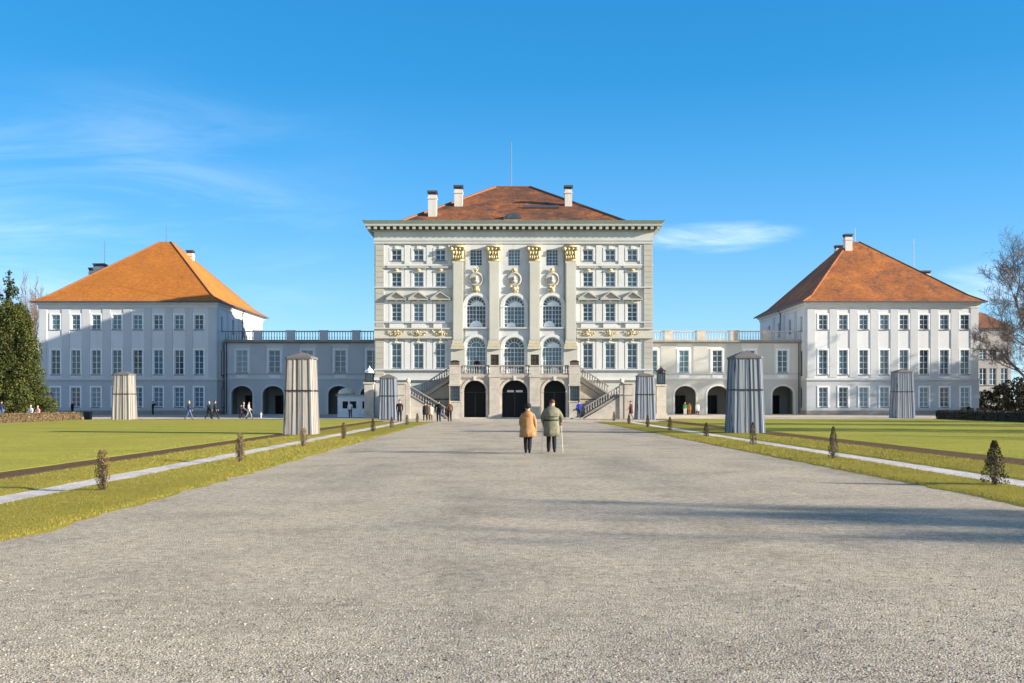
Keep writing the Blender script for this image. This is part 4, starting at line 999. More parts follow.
# bare trees
def norm_h(mbs,H):
    top=max(v[2] for m_ in mbs for v in m_.v); k=H/top
    for m_ in mbs: m_.v=[(a*k,b*k,c*k) for a,b,c in m_.v]
def bare(seed,H,spread,upright,mat_b,depth=5,rad=.32,clear=.22,twigs=True,tw=.012):
    r=random.Random(seed); tr=MB(); lb=MB()
    def grow(p,dirv,L,rd,lev):
        n=3 if lev<3 else 2; pts=[p]; q=p; dv=dirv.copy()
        for i in range(n):
            dv=(dv+Vector((r.gauss(0,.16),r.gauss(0,.16),r.gauss(0,.10)+.05*upright))).normalized(); q=q+dv*(L/n); pts.append(q)
        rads=[max(rd*(1-.5*i/n),tw*.7) for i in range(n+1)]
        (tr if lev==0 else lb).tube(pts,rads,8 if lev==0 else (6 if lev==1 else (4 if lev==2 else 3)))
        if lev>=depth: return
        k=(8 if lev==0 else 5) 
        for j in range(k):
            t=(clear+(1-clear)*(j+r.random())/k) if lev==0 else .25+.75*(j+r.random()*.8)/k
            t=min(t,1.0); f=t*n; i=min(int(f),n-1); b=pts[i].lerp(pts[i+1],f-i)
            side=dv.orthogonal().normalized(); side.rotate(Matrix.Rotation(r.uniform(0,6.28),3,dv))
            nd=(dv*(1-spread)*1.0+side*spread*1.15+Vector((0,0,.28*upright))).normalized()
            l2=L*(.62 if lev==0 else .6)*r.uniform(.7,1.15)*(1.1-.45*t if lev==0 else 1)
            grow(b,nd,l2,max(rads[i]*.55,tw),lev+1)
    grow(Vector((0,0,0)),Vector((0,0,1)),H,rad,0)
    return tr,lb
tr,lb=bare(11,15.5,.55,.9,None,6,.36,.2,tw=.0145); print('tree',len(lb.v)); norm_h((tr,lb),wz(214,126))
TA=thing('bare_tree','large bare tree with fine reddish branches at the right edge','tree',(wx(1046,126),126,0),0.6,'bare trees along the right side')
tr.obj('trunk',M['bark'],TA); lb.obj('crown',M['twig'],TA)
tr2,lb2=bare(23,13.5,.6,.8,None,5,.36,.25,tw=.022); norm_h((tr2,lb2),17.0)
TB=thing('bare_tree','bare tree standing outside the lawn hedge near the right pavilion','tree',(88,128,0),0,'bare trees along the right side')
tr2.obj('trunk',M['bark'],TB); lb2.obj('crown',M['twig'],TB)
for (x,y,rz,sc) in ((101,121,1.2,1.0),(80,122,2.2,.75),(112,126,.4,1.2),(92,116,3.1,.95),(106,113,5,1.1),(118,119,2.7,1.2),(64,46,3.0,1.05),(74,30,.9,1.0),(68,60,1.9,1.05),(84,70,2.9,1.1),(46,3.6,4.0,.80),(74,127,2.0,.8),(78,131,.2,.85),(73,122,3.6,.78)):
    c=copy_tree(TB); c.location=(x,y,0); c.rotation_euler=(0,0,rz); c.scale=(sc,sc,sc); c['label']='bare tree standing outside the lawn hedge near the right pavilion' if y>100 else 'bare tree beyond the right lawn that throws branch shadows'
for (x,y,rz,sc,lab) in ((wx(1022,150),150,2.2,.95,'bare tree behind the dark shrubs at the right edge'),):
    c=copy_tree(TA); c.location=(x,y,0); c.rotation_euler=(0,0,rz); c.scale=(sc,sc,sc); c['label']=lab
for (px,d,zt,seed,lab) in ((22,172,272,5,'slim bare poplar behind the evergreens, the left one of two'),(38.5,172,271,6,'slim bare poplar behind the evergreens, beside the left pavilion roof')):
    H=wz(zt,d); T=thing('bare_poplar',lab,'tree',(wx(px,d),d,0),0,'bare poplars behind the left pavilion')
    t1,l1=bare(seed,H*.8,.22,1.6,None,4,.25,.3,tw=.035); norm_h((t1,l1),H); t1.obj('trunk',M['bark'],T); l1.obj('crown',M['twig'],T)

# hedges along the outer edges of the lawns
def hedge(label,x0,x1,y0,y1,h,mat,core):
    T=thing('trimmed_hedge',label,'hedge',((x0+x1)/2,y0,0)); w=(x1-x0)/2; L=y1-y0
    m=MB(); m.frustum(-w+.08,w-.08,.08,L-.08,0,-w+.12,w-.12,.1,L-.1,h-.08); m.obj('branch_core',core,T)
    def f(r):
        k=r.random()
        if k<.45: return (r.choice((-1,1))*w*r.uniform(.9,1.02),r.uniform(0,L),r.uniform(0.02,h))
        if k<.8: return (r.uniform(-w,w),r.uniform(0,L),h*r.uniform(.93,1.03))
        return (r.uniform(-w,w),r.choice((0,L))+r.uniform(-.06,.06),r.uniform(.02,h))
    leaves(11000,f,.075,mat,'foliage',T,random.Random(9))
hedge('brown dry beech hedge along the left lawn',-40.6,-38.9,58,92.5,.72,M['beech'],plain('hedge_core_brown',(.09,.06,.035),.9))
hedge('dark green clipped hedge along the right lawn',42.2,44.2,60,100,.86,M['boxhedge'],plain('hedge_core_dark',(.018,.02,.012),.9))
T=thing('planter_box','black box at the end of the brown hedge','box',(wx(91.5,96),95.2,0)); m=MB(); m.frustum(-.26,.26,-.26,.26,0,-.3,.3,-.3,.3,.74); m.obj('body',M['darkmetal'],T); m=MB(); m.box(-.33,.33,-.33,.33,.74,.80); m.obj('lid',M['lead'],T)

# small shrubs on the verges
def shrub_mesh(seed,H,prof,mat,nl,ns,leaf):
    r=random.Random(seed); st=MB(); V=[]
    for k in range(ns):
        a=r.uniform(0,6.28); t=r.random(); top=H*r.uniform(.55,1.04)
        rt=prof(min(1,top/H))*r.random(); rb=.05*r.random()
        p0=(rb*math.cos(a),rb*math.sin(a),0); p1=(prof(.45)*.7*r.random()*math.cos(a),prof(.45)*.7*r.random()*math.sin(a),top*.5); p2=(rt*math.cos(a),rt*math.sin(a),top)
        st.tube([p0,p1,p2],[.005,.004,.002],3)
    st.tube([(0,0,0),(0,0,H*.8)],[.014,.005],5)
    P=[]
    for k in range(nl):
        t=r.random()**.9; z=H*(.03+.97*t); rad=prof(t)*(.35+.65*r.random()**.5); a=r.uniform(0,6.28); P.append((rad*math.cos(a),rad*math.sin(a),z))
    P=np.array(P); n=nl; a=rng.normal(size=(n,3))*np.array([.6,.6,1.0]); a[:,2]+=.5; a/=np.linalg.norm(a,axis=1)[:,None]; b=np.cross(a,rng.normal(size=(n,3))); b/=np.linalg.norm(b,axis=1)[:,None]
    s=leaf*rng.uniform(.5,1.4,n)[:,None]; q=np.stack([P-a*s,P+b*s*.45,P+a*s,P-b*s*.45],1).reshape(-1,3)
    return st,q
def shrub(label,px,py,H,kind,seed,group):
    d=gd(py); T=thing('conifer_shrub' if kind!='dry' else 'dry_shrub',label,'shrub',(wx(px,d),d,.04),random.Random(seed).uniform(0,6),group)
    if kind=='dry': pf=lambda t:.05+.095*math.sin(math.pi*min(1,t*.85+.12)); nl,ns,mt=900,70,M['dryleaf']
    elif kind=='cone': pf=lambda t:.25*(1-t)**.8+.035 ; nl,ns,mt=1500,40,M['thuja']
    else: pf=lambda t:(.17*(1-t)**.55+.01) if t>.25 else .14; nl,ns,mt=1200,30,M['thuja']
    st,q=shrub_mesh(seed,H,pf,mt,nl,ns,.018 if kind!='cone' else .024)
    st.obj('stem',M['twig'],T); bulk('foliage',q,None,mt,4,T)
gl='small dry shrubs along the left verge'; gr='small conifers along the right verge'
for i,(px,py,h,lab) in enumerate(((102.5,492,.74,'frayed dry brown shrub nearest the camera on the left verge'),(240.2,463,.78,'dry brown shrub left of the large pale board cover'),(303.5,447.6,.68,'small dry shrub in front of the large pale board cover'),(343.8,439.6,.72,'small dry shrub just right of the large pale board cover'),(373,432.2,.72,'dry shrub below the white crowned lantern pier'),(391.7,428.6,.7,'dry shrub in front of the dark board cover on the left'),(407,425.6,.72,'small dry shrub in front of the slim white post'),(417.3,422.9,.75,'last dry shrub at the far end of the left verge'))):
    shrub(lab,px,py,h,'dry' if i<4 else 'thu',40+i,gl)
for i,(px,py,h,k,lab) in enumerate(((994.5,486.4,.86,'cone','broad cone shaped conifer nearest the camera on the right verge'),(833.3,460.2,.92,'thu','slim dark conifer on the right verge below the far pavilion'),(753,446,.86,'thu','slim dark conifer in front of the large blue grey cover'),(706.3,437.4,.66,'thu','low dark conifer left of the large blue grey cover'),(670,431.4,.8,'thu','slim dark conifer right of the right lantern pier'),(647.7,427.7,.8,'thu','dark conifer in front of the cover by the right stair landing'),(629,424.3,.72,'thu','small conifer left of the cover by the right stair landing'),(614,421.4,.8,'thu','last small conifer at the far end of the right verge'))):
    shrub(lab,px,py,h,k,60+i,gr)
# ================================================================== PEOPLE
def cloth(name,c): 
    m,nt,b=newmat(name); p=wpos(nt)
    nt.links.new(ramp(nt,noise(nt,p,9,4,.6),[(.3,scl(c,.75)),(.7,scl(c,1.2))]),b.inputs['Base Color']); b.inputs['Roughness'].default_value=.85; b.inputs['Specular IOR Level'].default_value=.2
    bump(nt,b,noise(nt,p,22,4,.6),.5,.02); return m
CL={k:cloth('cloth_'+k,c) for k,c in dict(black=(.018,.018,.022),navy=(.02,.03,.07),blue=(.02,.05,.42),brown=(.10,.055,.03),maroon=(.10,.03,.035),tan=(.35,.19,.085),olive=(.175,.172,.12),beige=(.55,.43,.30),white=(.72,.72,.70),red=(.55,.08,.08),green=(.06,.22,.07),orange=(.40,.17,.06),grey=(.22,.22,.23),denim=(.08,.11,.2),pink=(.6,.33,.3),yellow=(.6,.45,.08),darkgreen=(.03,.05,.03)).items()}
M['skin']=cloth('skin',(.52,.30,.21)); M['hair_dark']=cloth('dark_hair',(.03,.02,.015)); M['hair_grey']=cloth('grey_hair',(.45,.43,.40)); M['hair_blond']=cloth('blond_hair',(.42,.28,.10)); M['hair_red']=cloth('reddish_hair',(.11,.045,.028)); M['shoe']=cloth('dark_shoes',(.015,.013,.012))
def person_mesh(pose,fingers=True,arm_r=1.0,heavy=1.0):
    """pose dict of joint positions -> one continuous skinned body, faces sorted into skin/top/trousers/shoes"""
    J=pose; verts=[];edges=[];rad=[];zone=[]
    def v(p,r,z): verts.append(Vector(p)); rad.append(r); zone.append(z); return len(verts)-1
    def chain(start,pts):
        a=start
        for p,r,z in pts:
            b=v(p,r,z); edges.append((a,b)); a=b
        return a
    P=Vector(J['pelvis']); C=Vector(J['chest']); H=Vector(J['head'])
    root=v(P,.125*heavy,2)
    sp=chain(root,[(P.lerp(C,.45),.125*heavy,1),(C,.145*heavy,1)])
    nb=chain(sp,[(C+(H-C)*.38,.085,1),(C+(H-C)*.62,.055,0)])
    hd=chain(nb,[(H,.086,0)]); fw=Vector(J.get('face',(0,1,0)))
    chain(hd,[(H+Vector((0,0,.085))+fw*-.012,.07,0)]); chain(hd,[(H+fw*.092+Vector((0,0,-.012)),.015,0)]); chain(hd,[(H+fw*.05+Vector((0,0,-.075)),.04,0)])
    side=Vector((1,0,0)) if 'side' not in J else Vector(J['side'])
    for sg in(-1,1): chain(hd,[(H+side*sg*.088+Vector((0,0,-.005)),.016,0)])
    for sg,k in((-1,'l'),(1,'r')):
        sh,el,wr=[Vector(q) for q in J['arm_'+k]]
        a=chain(sp,[(sh,.072*arm_r,1),(sh.lerp(el,.5),.06*arm_r,1),(el,.052*arm_r,1),(el.lerp(wr,.6),.046*arm_r,1),(wr,.036,1)])
        dv=(wr-el).normalized(); pm=wr+dv*.055; a=chain(a,[(pm,.032,0)])
        if fingers:
            ac=dv.cross(side if abs(dv.dot(side))<.9 else Vector((0,0,1))).normalized(); wd=dv.cross(ac).normalized()
            for i,(o,l) in enumerate(((-.030,.062),(-.010,.074),(.010,.070),(.030,.056))):
                b0=pm+wd*o+dv*.03; cur=J.get('curl',.35); d2=(dv+ac*cur).normalized(); d3=(dv*.6+ac*(cur*2.2)).normalized()
                chain(a,[(b0,.0105,0),(b0+d2*l*.55,.0095,0),(b0+d2*l*.55+d3*l*.45,.0075,0)])
            th=pm-wd*.034+ac*.012; chain(a,[(th,.012,0),(th+(dv*.7-wd*.35+ac*.5).normalized()*.045,.0095,0)])
        else: chain(a,[(pm+dv*.075,.024,0)])
        hp,kn,an,to=[Vector(q) for q in J['leg_'+k]]
        a=chain(root,[(hp,.1*heavy,2),(hp.lerp(kn,.5),.092,2),(kn,.078,2),(kn.lerp(an,.45),.075,2),(an+Vector((0,0,.05)),.066,2),(an,.045,3),(to,.042,3)])
    me=bpy.data.meshes.new('body'); me.from_pydata([tuple(p) for p in verts],edges,[]); me.update()
    ob=bpy.data.objects.new('tmp_body',me); COL.objects.link(ob)
    md=ob.modifiers.new('s','SKIN'); md.use_smooth_shade=True; md.branch_smoothing=.4
    sv=me.skin_vertices[0].data
    for i,rr in enumerate(rad): sv[i].radius=(rr,rr); sv[i].use_root=(i==0)
    sb=ob.modifiers.new('u','SUBSURF'); sb.levels=1; sb.render_levels=1
    dg=bpy.context.evaluated_depsgraph_get(); dg.update()
    out=bpy.data.meshes.new_from_object(ob.evaluated_get(dg)); bpy.data.objects.remove(ob); 
    # classify faces by nearest bone
    A=np.array([verts[a] for a,b in edges]);B=np.array([verts[b] for a,b in edges]); zn=np.array([zone[b] for a,b in edges])
    rr_=np.array([rad[b] for a,b in edges])
    cs=np.array([p.center for p in out.polygons]); AB=B-A; t=np.clip(((cs[:,None]-A[None])*AB[None]).sum(2)/np.maximum((AB**2).sum(1),1e-9)[None],0,1)
    D=np.linalg.norm(cs[:,None]-(A[None]+AB[None]*t[...,None]),axis=2)-rr_[None]*.9
    z=zn[D.argmin(1)]
    for k in range(4): out.materials.append(None)
    out.polygons.foreach_set('material_index',z.astype(np.int32)); out.polygons.foreach_set('use_smooth',[True]*len(out.polygons)); out.update()
    return out
def pose_walk(st=.22,arm=.12,lean=.03):
    return dict(pelvis=(0,0,.94),chest=(0,lean,1.33),head=(0,lean+.03,1.62),
      arm_l=((-.19,lean,1.40),(-.235,lean-arm*.6,1.13),(-.23,lean+arm*.3,.90)),arm_r=((.19,lean,1.40),(.235,lean+arm*.4,1.13),(.23,lean+arm*1.9,.93)),
      leg_l=((-.095,0,.90),(-.10,st*.75,.50),(-.10,st,.085),(-.105,st+.14,.05)),leg_r=((.095,0,.90),(.10,-st*.2,.49),(.10,-st*1.1,.12),(.105,-st*1.1+.13,.045)))
def pose_stand(): 
    p=pose_walk(.03,.02,0.0); p['leg_r']=((.095,0,.90),(.11,.01,.49),(.115,-.02,.085),(.13,.12,.045)); return p
def pose_photo():
    p=pose_stand(); p['arm_l']=((-.19,0,1.40),(-.25,.14,1.17),(-.09,.30,1.48)); p['arm_r']=((.19,0,1.40),(.25,.14,1.17),(.09,.30,1.48)); return p
def pose_lean():
    p=pose_stand(); p['chest']=(0,.14,1.29); p['head']=(0,.25,1.55); p['arm_l']=((-.19,.16,1.36),(-.25,.25,1.08),(-.12,.44,1.03)); p['arm_r']=((.19,.16,1.36),(.25,.25,1.08),(.12,.44,1.03)); return p
def pose_sit():
    p=pose_stand(); p['pelvis']=(0,0,.52); p['chest']=(0,.02,.92); p['head']=(0,.06,1.22)
    p['arm_l']=((-.19,.02,1.0),(-.24,.06,.74),(-.12,.3,.63)); p['arm_r']=((.19,.02,1.0),(.24,.06,.74),(.12,.3,.63))
    p['leg_l']=((-.1,.02,.52),(-.12,.44,.52),(-.12,.46,.09),(-.12,.6,.05)); p['leg_r']=((.1,.02,.52),(.12,.44,.52),(.12,.46,.09),(.12,.6,.05)); return p
def pose_reach():
    p=pose_walk(.26,.15); p['arm_l']=((-.19,.03,1.40),(-.33,.16,1.2),(-.50,.30,1.06)); return p
PM={}
def bodymesh(k):
    if k not in PM: PM[k]=person_mesh({'walk':pose_walk(),'walk2':pose_walk(.3,.18),'stand':pose_stand(),'photo':pose_photo(),'lean':pose_lean(),'sit':pose_sit(),'reach':pose_reach()}[k],True,1.15,1.12)
    return PM[k]
def hair_mesh(H,tilt=0.0,low=.0,k=1.0):
    m=MB(); n=14; vs=[]; prof=[(0,.108),(.35,.108),(.7,.106),(1.0,.104),(1.3,.102),(1.65,.098),(1.95,.088)]
    for i,(ph,r) in enumerate(prof[1:]):
        for j in range(n):
            a=2*math.pi*j/n; bk=(1-math.sin(a))/2   # more at the back
            ph2=ph*(.55+.45*bk+low*bk) ; rr=r*k
            vs.append((H[0]+rr*math.sin(ph2)*math.cos(a),H[1]-.012+rr*1.06*math.sin(ph2)*math.sin(a),H[2]+.045+rr*1.02*math.cos(ph2)))
    fs=[]
    for i in range(len(prof)-2):
        for j in range(n): fs.append((i*n+j,i*n+(j+1)%n,(i+1)*n+(j+1)%n,(i+1)*n+j))
    fs.append(tuple(range(n-1,-1,-1))); m.add(vs,fs); return m
def coat_mesh(rings,folds=9,amp=.03,seed=0,n=36):
    """rings (z,rx,ry,cy,foldweight) from hem up"""
    r=random.Random(seed); ph=r.uniform(0,6); m=MB(); vs=[];fs=[]
    for (z,rx,ry,cy,fw) in rings:
        for j in range(n):
            a=2*math.pi*j/n; k=1+fw*amp*1.5*(math.sin(folds*a+ph+z*4)+.6*math.sin((folds*2+1)*a+1.3*ph-z*7)+.35*math.sin(z*38+3*a))
            vs.append((rx*k*math.cos(a),cy+ry*k*math.sin(a),z+fw*.012*math.sin(3*a+ph)))
    for i in range(len(rings)-1):
        for j in range(n): fs.append((i*n+j,i*n+(j+1)%n,(i+1)*n+(j+1)%n,(i+1)*n+j))
    vs.append((0,rings[0][3],rings[0][0]+.03)); c=len(vs)-1
    for j in range(n): fs.append(((j+1)%n,j,c))
    fs.append(tuple((len(rings)-1)*n+j for j in range(n)))
    m.add(vs,fs); return m
def set_mats(o,top,bot,skin='skin',shoe='shoe'):
    for i,mt in enumerate((M[skin],CL[top],CL[bot],M[shoe])):
        o.material_slots[i].link='OBJECT'; o.material_slots[i].material=mt
def person(label,px,py,pose,top,bot,hair,rz=0.0,h=1.74,coat=None,z=0.0,d=None,group='visitors around the palace'):
    d=d or gd(py); s=h/1.75
    o=link('person',bodymesh(pose),None,(wx(px,d),d,z),rz); o.scale=(s,s,s); set_mats(o,top,bot); tag(o,label,'person',group)
    P={'walk':pose_walk(),'walk2':pose_walk(.3,.18),'stand':pose_stand(),'photo':pose_photo(),'lean':pose_lean(),'sit':pose_sit(),'reach':pose_reach()}[pose]
    if ('hair',pose) not in PM: PM[('hair',pose)]=hair_mesh(P['head']).mesh('hair',[None],True)
    hobj=link('hair',PM[('hair',pose)],o); hobj.material_slots[0].link='OBJECT'; hobj.material_slots[0].material=M['hair_'+hair] if 'hair_'+hair in M else CL[hair]
    if coat:
        if pose=='sit': pass
        else:
            cy=.03 if 'walk' in pose else 0
            if ('coat',pose) not in PM: PM[('coat',pose)]=coat_mesh([(.60,.24,.21,cy,1),(.8,.225,.19,cy,.7),(.95,.21,.17,cy,.4),(1.12,.195,.155,cy,.2),(1.3,.205,.155,cy,.1),(1.41,.17,.12,cy,0),(1.47,.09,.09,cy,0)],7,.04,3).mesh('coat',[None],True)
            c=link('coat',PM[('coat',pose)],o); c.material_slots[0].link='OBJECT'; c.material_slots[0].material=CL[coat]
    return o

# the couple on the road -------------------------------------------------
py=454.2; d=gd(py)
ps=pose_walk(.16,.03,.02); ps['curl']=.7; ps['leg_l']=((-.085,0,.90),(-.07,.12,.50),(-.055,.16,.085),(-.06,.30,.05)); ps['leg_r']=((.085,0,.90),(.07,-.03,.49),(.05,-.17,.12),(.055,-.04,.045)); ps['arm_l']=((-.17,.02,1.40),(-.25,.02,1.16),(-.22,.12,.93)); ps['arm_r']=((.17,.02,1.40),(.25,-.03,1.15),(.27,.02,.88))
me=person_mesh(ps,True,1.45,1.2); W=link('person',me,None,(wx(527.8,d),d,0.004),0.04); W.scale=(.92,.92,.905); set_mats(W,'tan','black'); tag(W,'woman in tan hooded winter coat and dark hat walking away on the road','person','couple walking on the road')
c=coat_mesh([(.60,.285,.22,.02,1),(.72,.28,.215,.02,.8),(.9,.262,.205,.02,.5),(.99,.24,.19,.02,.35),(1.08,.225,.18,.02,.3),(1.18,.225,.18,.02,.25),(1.30,.225,.175,.02,.2),(1.38,.215,.15,.02,.1),(1.44,.17,.12,.02,0),(1.50,.10,.10,.03,0),(1.54,.09,.09,.03,0)],8,.035,2)
c.obj('coat',CL['tan'],W,True)
hd=MB(); hd.blob((0,-.10,1.40),.155,1.05,.55,.85,.06,14,9); hd.obj('hood',CL['tan'],W,True)
b=MB(); b.lathe([(.285,.70),(.29,.712),(.285,.724)],0,.02,24); 
H=ps['head']; hm=hair_mesh(H,0,.25); hm.obj('hair',M['hair_dark'],W,True)
ht=MB(); hx,hy,hz=H; ht.lathe([(.165,hz+.035),(.168,hz+.05),(.118,hz+.062),(.116,hz+.12),(.10,hz+.165),(.05,hz+.185),(.005,hz+.187)],hx,hy-.012,18); ht.obj('hat',CL['black'],W,True)
py=453.4; d=gd(py)
ps=pose_walk(.14,.03,.04); ps['curl']=.9; ps['leg_l']=((-.09,0,.90),(-.085,.10,.50),(-.085,.14,.085),(-.095,.28,.05)); ps['leg_r']=((.09,0,.90),(.085,-.03,.49),(.085,-.15,.12),(.10,-.02,.045)); ps['head']=(.03,.12,1.60); ps['arm_l']=((-.19,.04,1.40),(-.29,.04,1.15),(-.24,.18,.94)); ps['arm_r']=((.19,.04,1.40),(.33,.05,1.17),(.30,.24,.98))
me=person_mesh(ps,True,1.5,1.22); Mn=link('person',me,None,(wx(551.5,d),d,0.004),0.02); Mn.scale=(1.01,.98,1.0); set_mats(Mn,'olive','black'); tag(Mn,'man in olive green belted trench coat walking away with a cane','person','couple walking on the road')
coat_mesh([(.56,.262,.21,.03,1),(.7,.258,.205,.03,.8),(.88,.25,.195,.03,.5),(1.0,.235,.18,.03,.3),(1.06,.218,.17,.03,.2),(1.10,.218,.17,.03,.2),(1.2,.235,.185,.03,.2),(1.32,.25,.185,.03,.12),(1.40,.235,.155,.03,.05),(1.46,.17,.12,.04,0),(1.52,.105,.10,.06,0),(1.55,.095,.09,.07,0)],6,.035,5).obj('coat',CL['olive'],Mn,True)
be=coat_mesh([(1.05,.228,.178,.03,.1),(1.055,.232,.182,.03,.1),(1.10,.232,.182,.03,.1),(1.105,.228,.178,.03,.1)],6,.03,5); be.obj('belt',CL['darkgreen'],Mn,True)
cp=coat_mesh([(1.19,.262,.205,.02,.6),(1.22,.268,.21,.02,.5),(1.32,.27,.205,.02,.3),(1.41,.245,.17,.03,.1),(1.47,.175,.13,.04,0),(1.50,.12,.11,.05,0)],6,.03,8); cp.obj('cape_flap',CL['olive'],Mn,True)
hair_mesh(ps['head'],0,-.12).obj('hair',M['hair_red'],Mn,True)
# canes
hx=Mn.location.x+ .34*1.03; hy=d+.26
C=thing('walking_cane','thin pale walking cane in the right hand of the man in olive','cane',(hx+.04,hy+.10,.006)); m=MB(); m.tube([(.0,0,0),(-.05,-.06,.88),(-.05,-.07,.915)],[.008,.008,.009],8); m.obj('shaft',M['cream'],C); m=MB(); m.tube([(-.05,-.16,.92),(-.05,-.07,.925),(-.05,.0,.92)],[.013,.016,.013],8); m.obj('handle',M['darkmetal'],C)
C=thing('walking_cane','thin pale stick at the left side of the man in olive','cane',(Mn.location.x-.31,d+.22,.006)); m=MB(); m.tube([(0,0,0),(.02,-.02,.85),(.03,-.03,.90)],[.007,.007,.008],8); m.obj('shaft',M['cream'],C); m=MB(); m.tube([(.03,-.1,.91),(.03,.02,.915)],[.013,.013],8); m.obj('handle',M['darkmetal'],C)

pi=math.pi
person('visitor in bright blue jacket walking to the right stair foot',579,418.9,'walk','blue','navy','dark',0,1.76)
person('visitor in dark maroon coat stepping left in front of the right stair landing',631,419.6,'reach','maroon','grey','dark',pi/2,1.76,'maroon')
person('visitor with red hat and dark coat beside the left board cover',399.6,422,'stand','black','black','red',pi,1.86,None)
person('person in black at the left of the group below the left stairs',425.3,421,'walk','black','black','dark',.3,1.62,'black')
person('person in beige coat in the group below the left stairs',430.8,420.8,'stand','beige','brown','dark',.2,1.5,'beige')
person('person in brown coat half hidden behind the beige coat',428.3,420,'stand','brown','brown','dark',.0,1.5,'brown')
person('tall person in black standing right of the beige coat',438.6,421.8,'stand','black','navy','dark',.0,1.78,None)
person('person in dark brown jacket beside the left arch grille',449.6,421.9,'walk','brown','black','hair_grey' if False else 'blond',.1,1.78,None)
person('person in dark jacket leaning on the terrace balustrade',477,417,'lean','black','navy','dark',pi,1.72,None,TF,YS+.72)
person('visitor in white shirt in front of the white booth',350.2,417.9,'stand','white','black','dark',0,1.72)
person('person in black with pale cap walking left of a companion',208.6,419.4,'walk2','black','black','grey',-pi/2,1.72,'black')
person('person in black right of the pale capped walker',214.6,419.4,'walk2','black','black','red',-pi/2,1.8,None)
person('walker in light grey top in front of the leftmost gallery arch',243.3,419.0,'walk2','grey','black','blond',-pi/2,1.66,None)
person('walker in white top at the right of the leftmost gallery arch',248.4,419.0,'walk2','white','grey','dark',-pi/2,1.7,None)
person('dark dressed walker behind the pair at the leftmost gallery arch',240.6,418.6,'walk','black','black','dark',-pi/2,1.4,None)
person('small child in white on the gravel in front of the left gallery',261,418.6,'stand','white','white','white',0,.68)
person('walker in yellow hat and blue jacket in front of the left pavilion',188.6,419.9,'walk2','navy','denim','yellow',-pi/2,1.76,None)
person('person in black taking a photo in front of the left pavilion',152.8,414.8,'photo','black','black','dark',-pi/2,1.76,None)
person('person with white hair behind the hedge by the left pavilion',72.3,416.2,'stand','black','black','white',-.6,1.74,None)
person('person in pale pink sitting behind the brown hedge',38,419.4,'sit','pink','beige','grey',pi*.9,1.7)
person('person in white sitting behind the brown hedge',31,419.4,'sit','white','grey','grey',pi*.9,1.78)
person('person in blue jacket at the left edge behind the hedge',1.5,419.3,'stand','navy','denim','dark',.3,1.78,None)
person('visitor in white top in the left arch of the right gallery',677.2,413.6,'stand','white','black','dark',0,1.84)
person('visitor in green top by the left arch of the right gallery',685,415.2,'stand','green','white','blond',0,1.62)
person('visitor in orange brown coat beside the green top',689.5,415,'stand','orange','orange','dark',0,1.6,'orange')
person('visitor in long white coat right of the orange brown coat',697.6,415.2,'stand','white','black','dark',0,1.62,'white')
person('dark dressed visitor in the second arch of the right gallery',711,413,'stand','black','black','dark',0,1.74)
person('second dark dressed visitor deep in the same arch',719,412.6,'stand','navy','black','dark',0,1.74)
person('visitor in brown right of the large blue grey cover',765.3,413.4,'stand','brown','black','dark',0,1.6,'brown')
person('child in green vest in the right gallery arch',781.6,413,'stand','green','black','dark',0,.95)
person('dark seated figure in front of the right pavilion corner',968.3,415.2,'sit','black','black','dark',pi,1.8)
person('dark seated figure at the corner shrub of the right pavilion',982.6,415.2,'sit','maroon','black','dark',pi,1.7)
def bench(label,px,py,rz,n=1.7):
    d=gd(py); B=thing('park_bench',label,'bench',(wx(px,d),d,0),rz); w=n/2
    m=MB()
    for k in range(4): m.box(-w,w,-.22+k*.12,-.13+k*.12,.40,.44)
    m.obj('seat',M['bark'],B); m=MB()
    for k in range(3): m.box(-w,w,-.27,-.24,.55+k*.13,.65+k*.13)
    m.obj('backrest',M['bark'],B)
    for s in(-1,1): m=MB(); m.box(s*w*.8-.04,s*w*.8+.04,-.27,.22,.34,.40); m.box(s*w*.8-.04,s*w*.8+.04,-.28,-.22,0,.9); m.box(s*w*.8-.04,s*w*.8+.04,.14,.2,0,.34); m.obj('leg',M['darkmetal'],B)
bench('wooden bench behind the brown hedge under two seated people',34.5,419.4,pi*.9,2.0)
bench('wooden bench in front of the right pavilion corner',968.3,415.2,pi); bench('wooden bench at the corner shrub of the right pavilion',982.6,415.2,pi,1.4)

# ================================================================== LIGHT, SKY, CAMERA
AZ=R(15.0); EL=R(15.4)
to_sun=Vector((math.cos(AZ)*math.cos(EL),-math.sin(AZ)*math.cos(EL),math.sin(EL)))
sl=bpy.data.lights.new('sun','SUN'); sl.energy=5.0; sl.angle=R(.5); sl.color=(1.0,.885,.73)
so=bpy.data.objects.new('sun',sl); COL.objects.link(so); so.rotation_euler=to_sun.to_track_quat('Z','Y').to_euler(); so.location=(60,-20,60)
w=bpy.data.worlds.new('World'); SC.world=w; w.use_nodes=True; nt=w.node_tree; bg=nt.nodes['Background']
sky=N(nt,'ShaderNodeTexSky'); sky.sky_type='NISHITA'; sky.sun_disc=False; sky.sun_elevation=EL; sky.sun_rotation=math.atan2(to_sun.x,to_sun.y); sky.altitude=500; sky.air_density=1.0; sky.dust_density=0.0; sky.ozone_density=4.0
tc=N(nt,'ShaderNodeTexCoord'); sp=N(nt,'ShaderNodeSeparateXYZ'); nt.links.new(tc.outputs['Generated'],sp.inputs[0])
def math_(op,a,b=None):
    n=N(nt,'ShaderNodeMath',operation=op)
    for i,v in enumerate((a,b)):
        if v is None: continue
        if isinstance(v,(int,float)): n.inputs[i].default_value=v
        else: nt.links.new(v,n.inputs[i])
    return n.outputs[0]
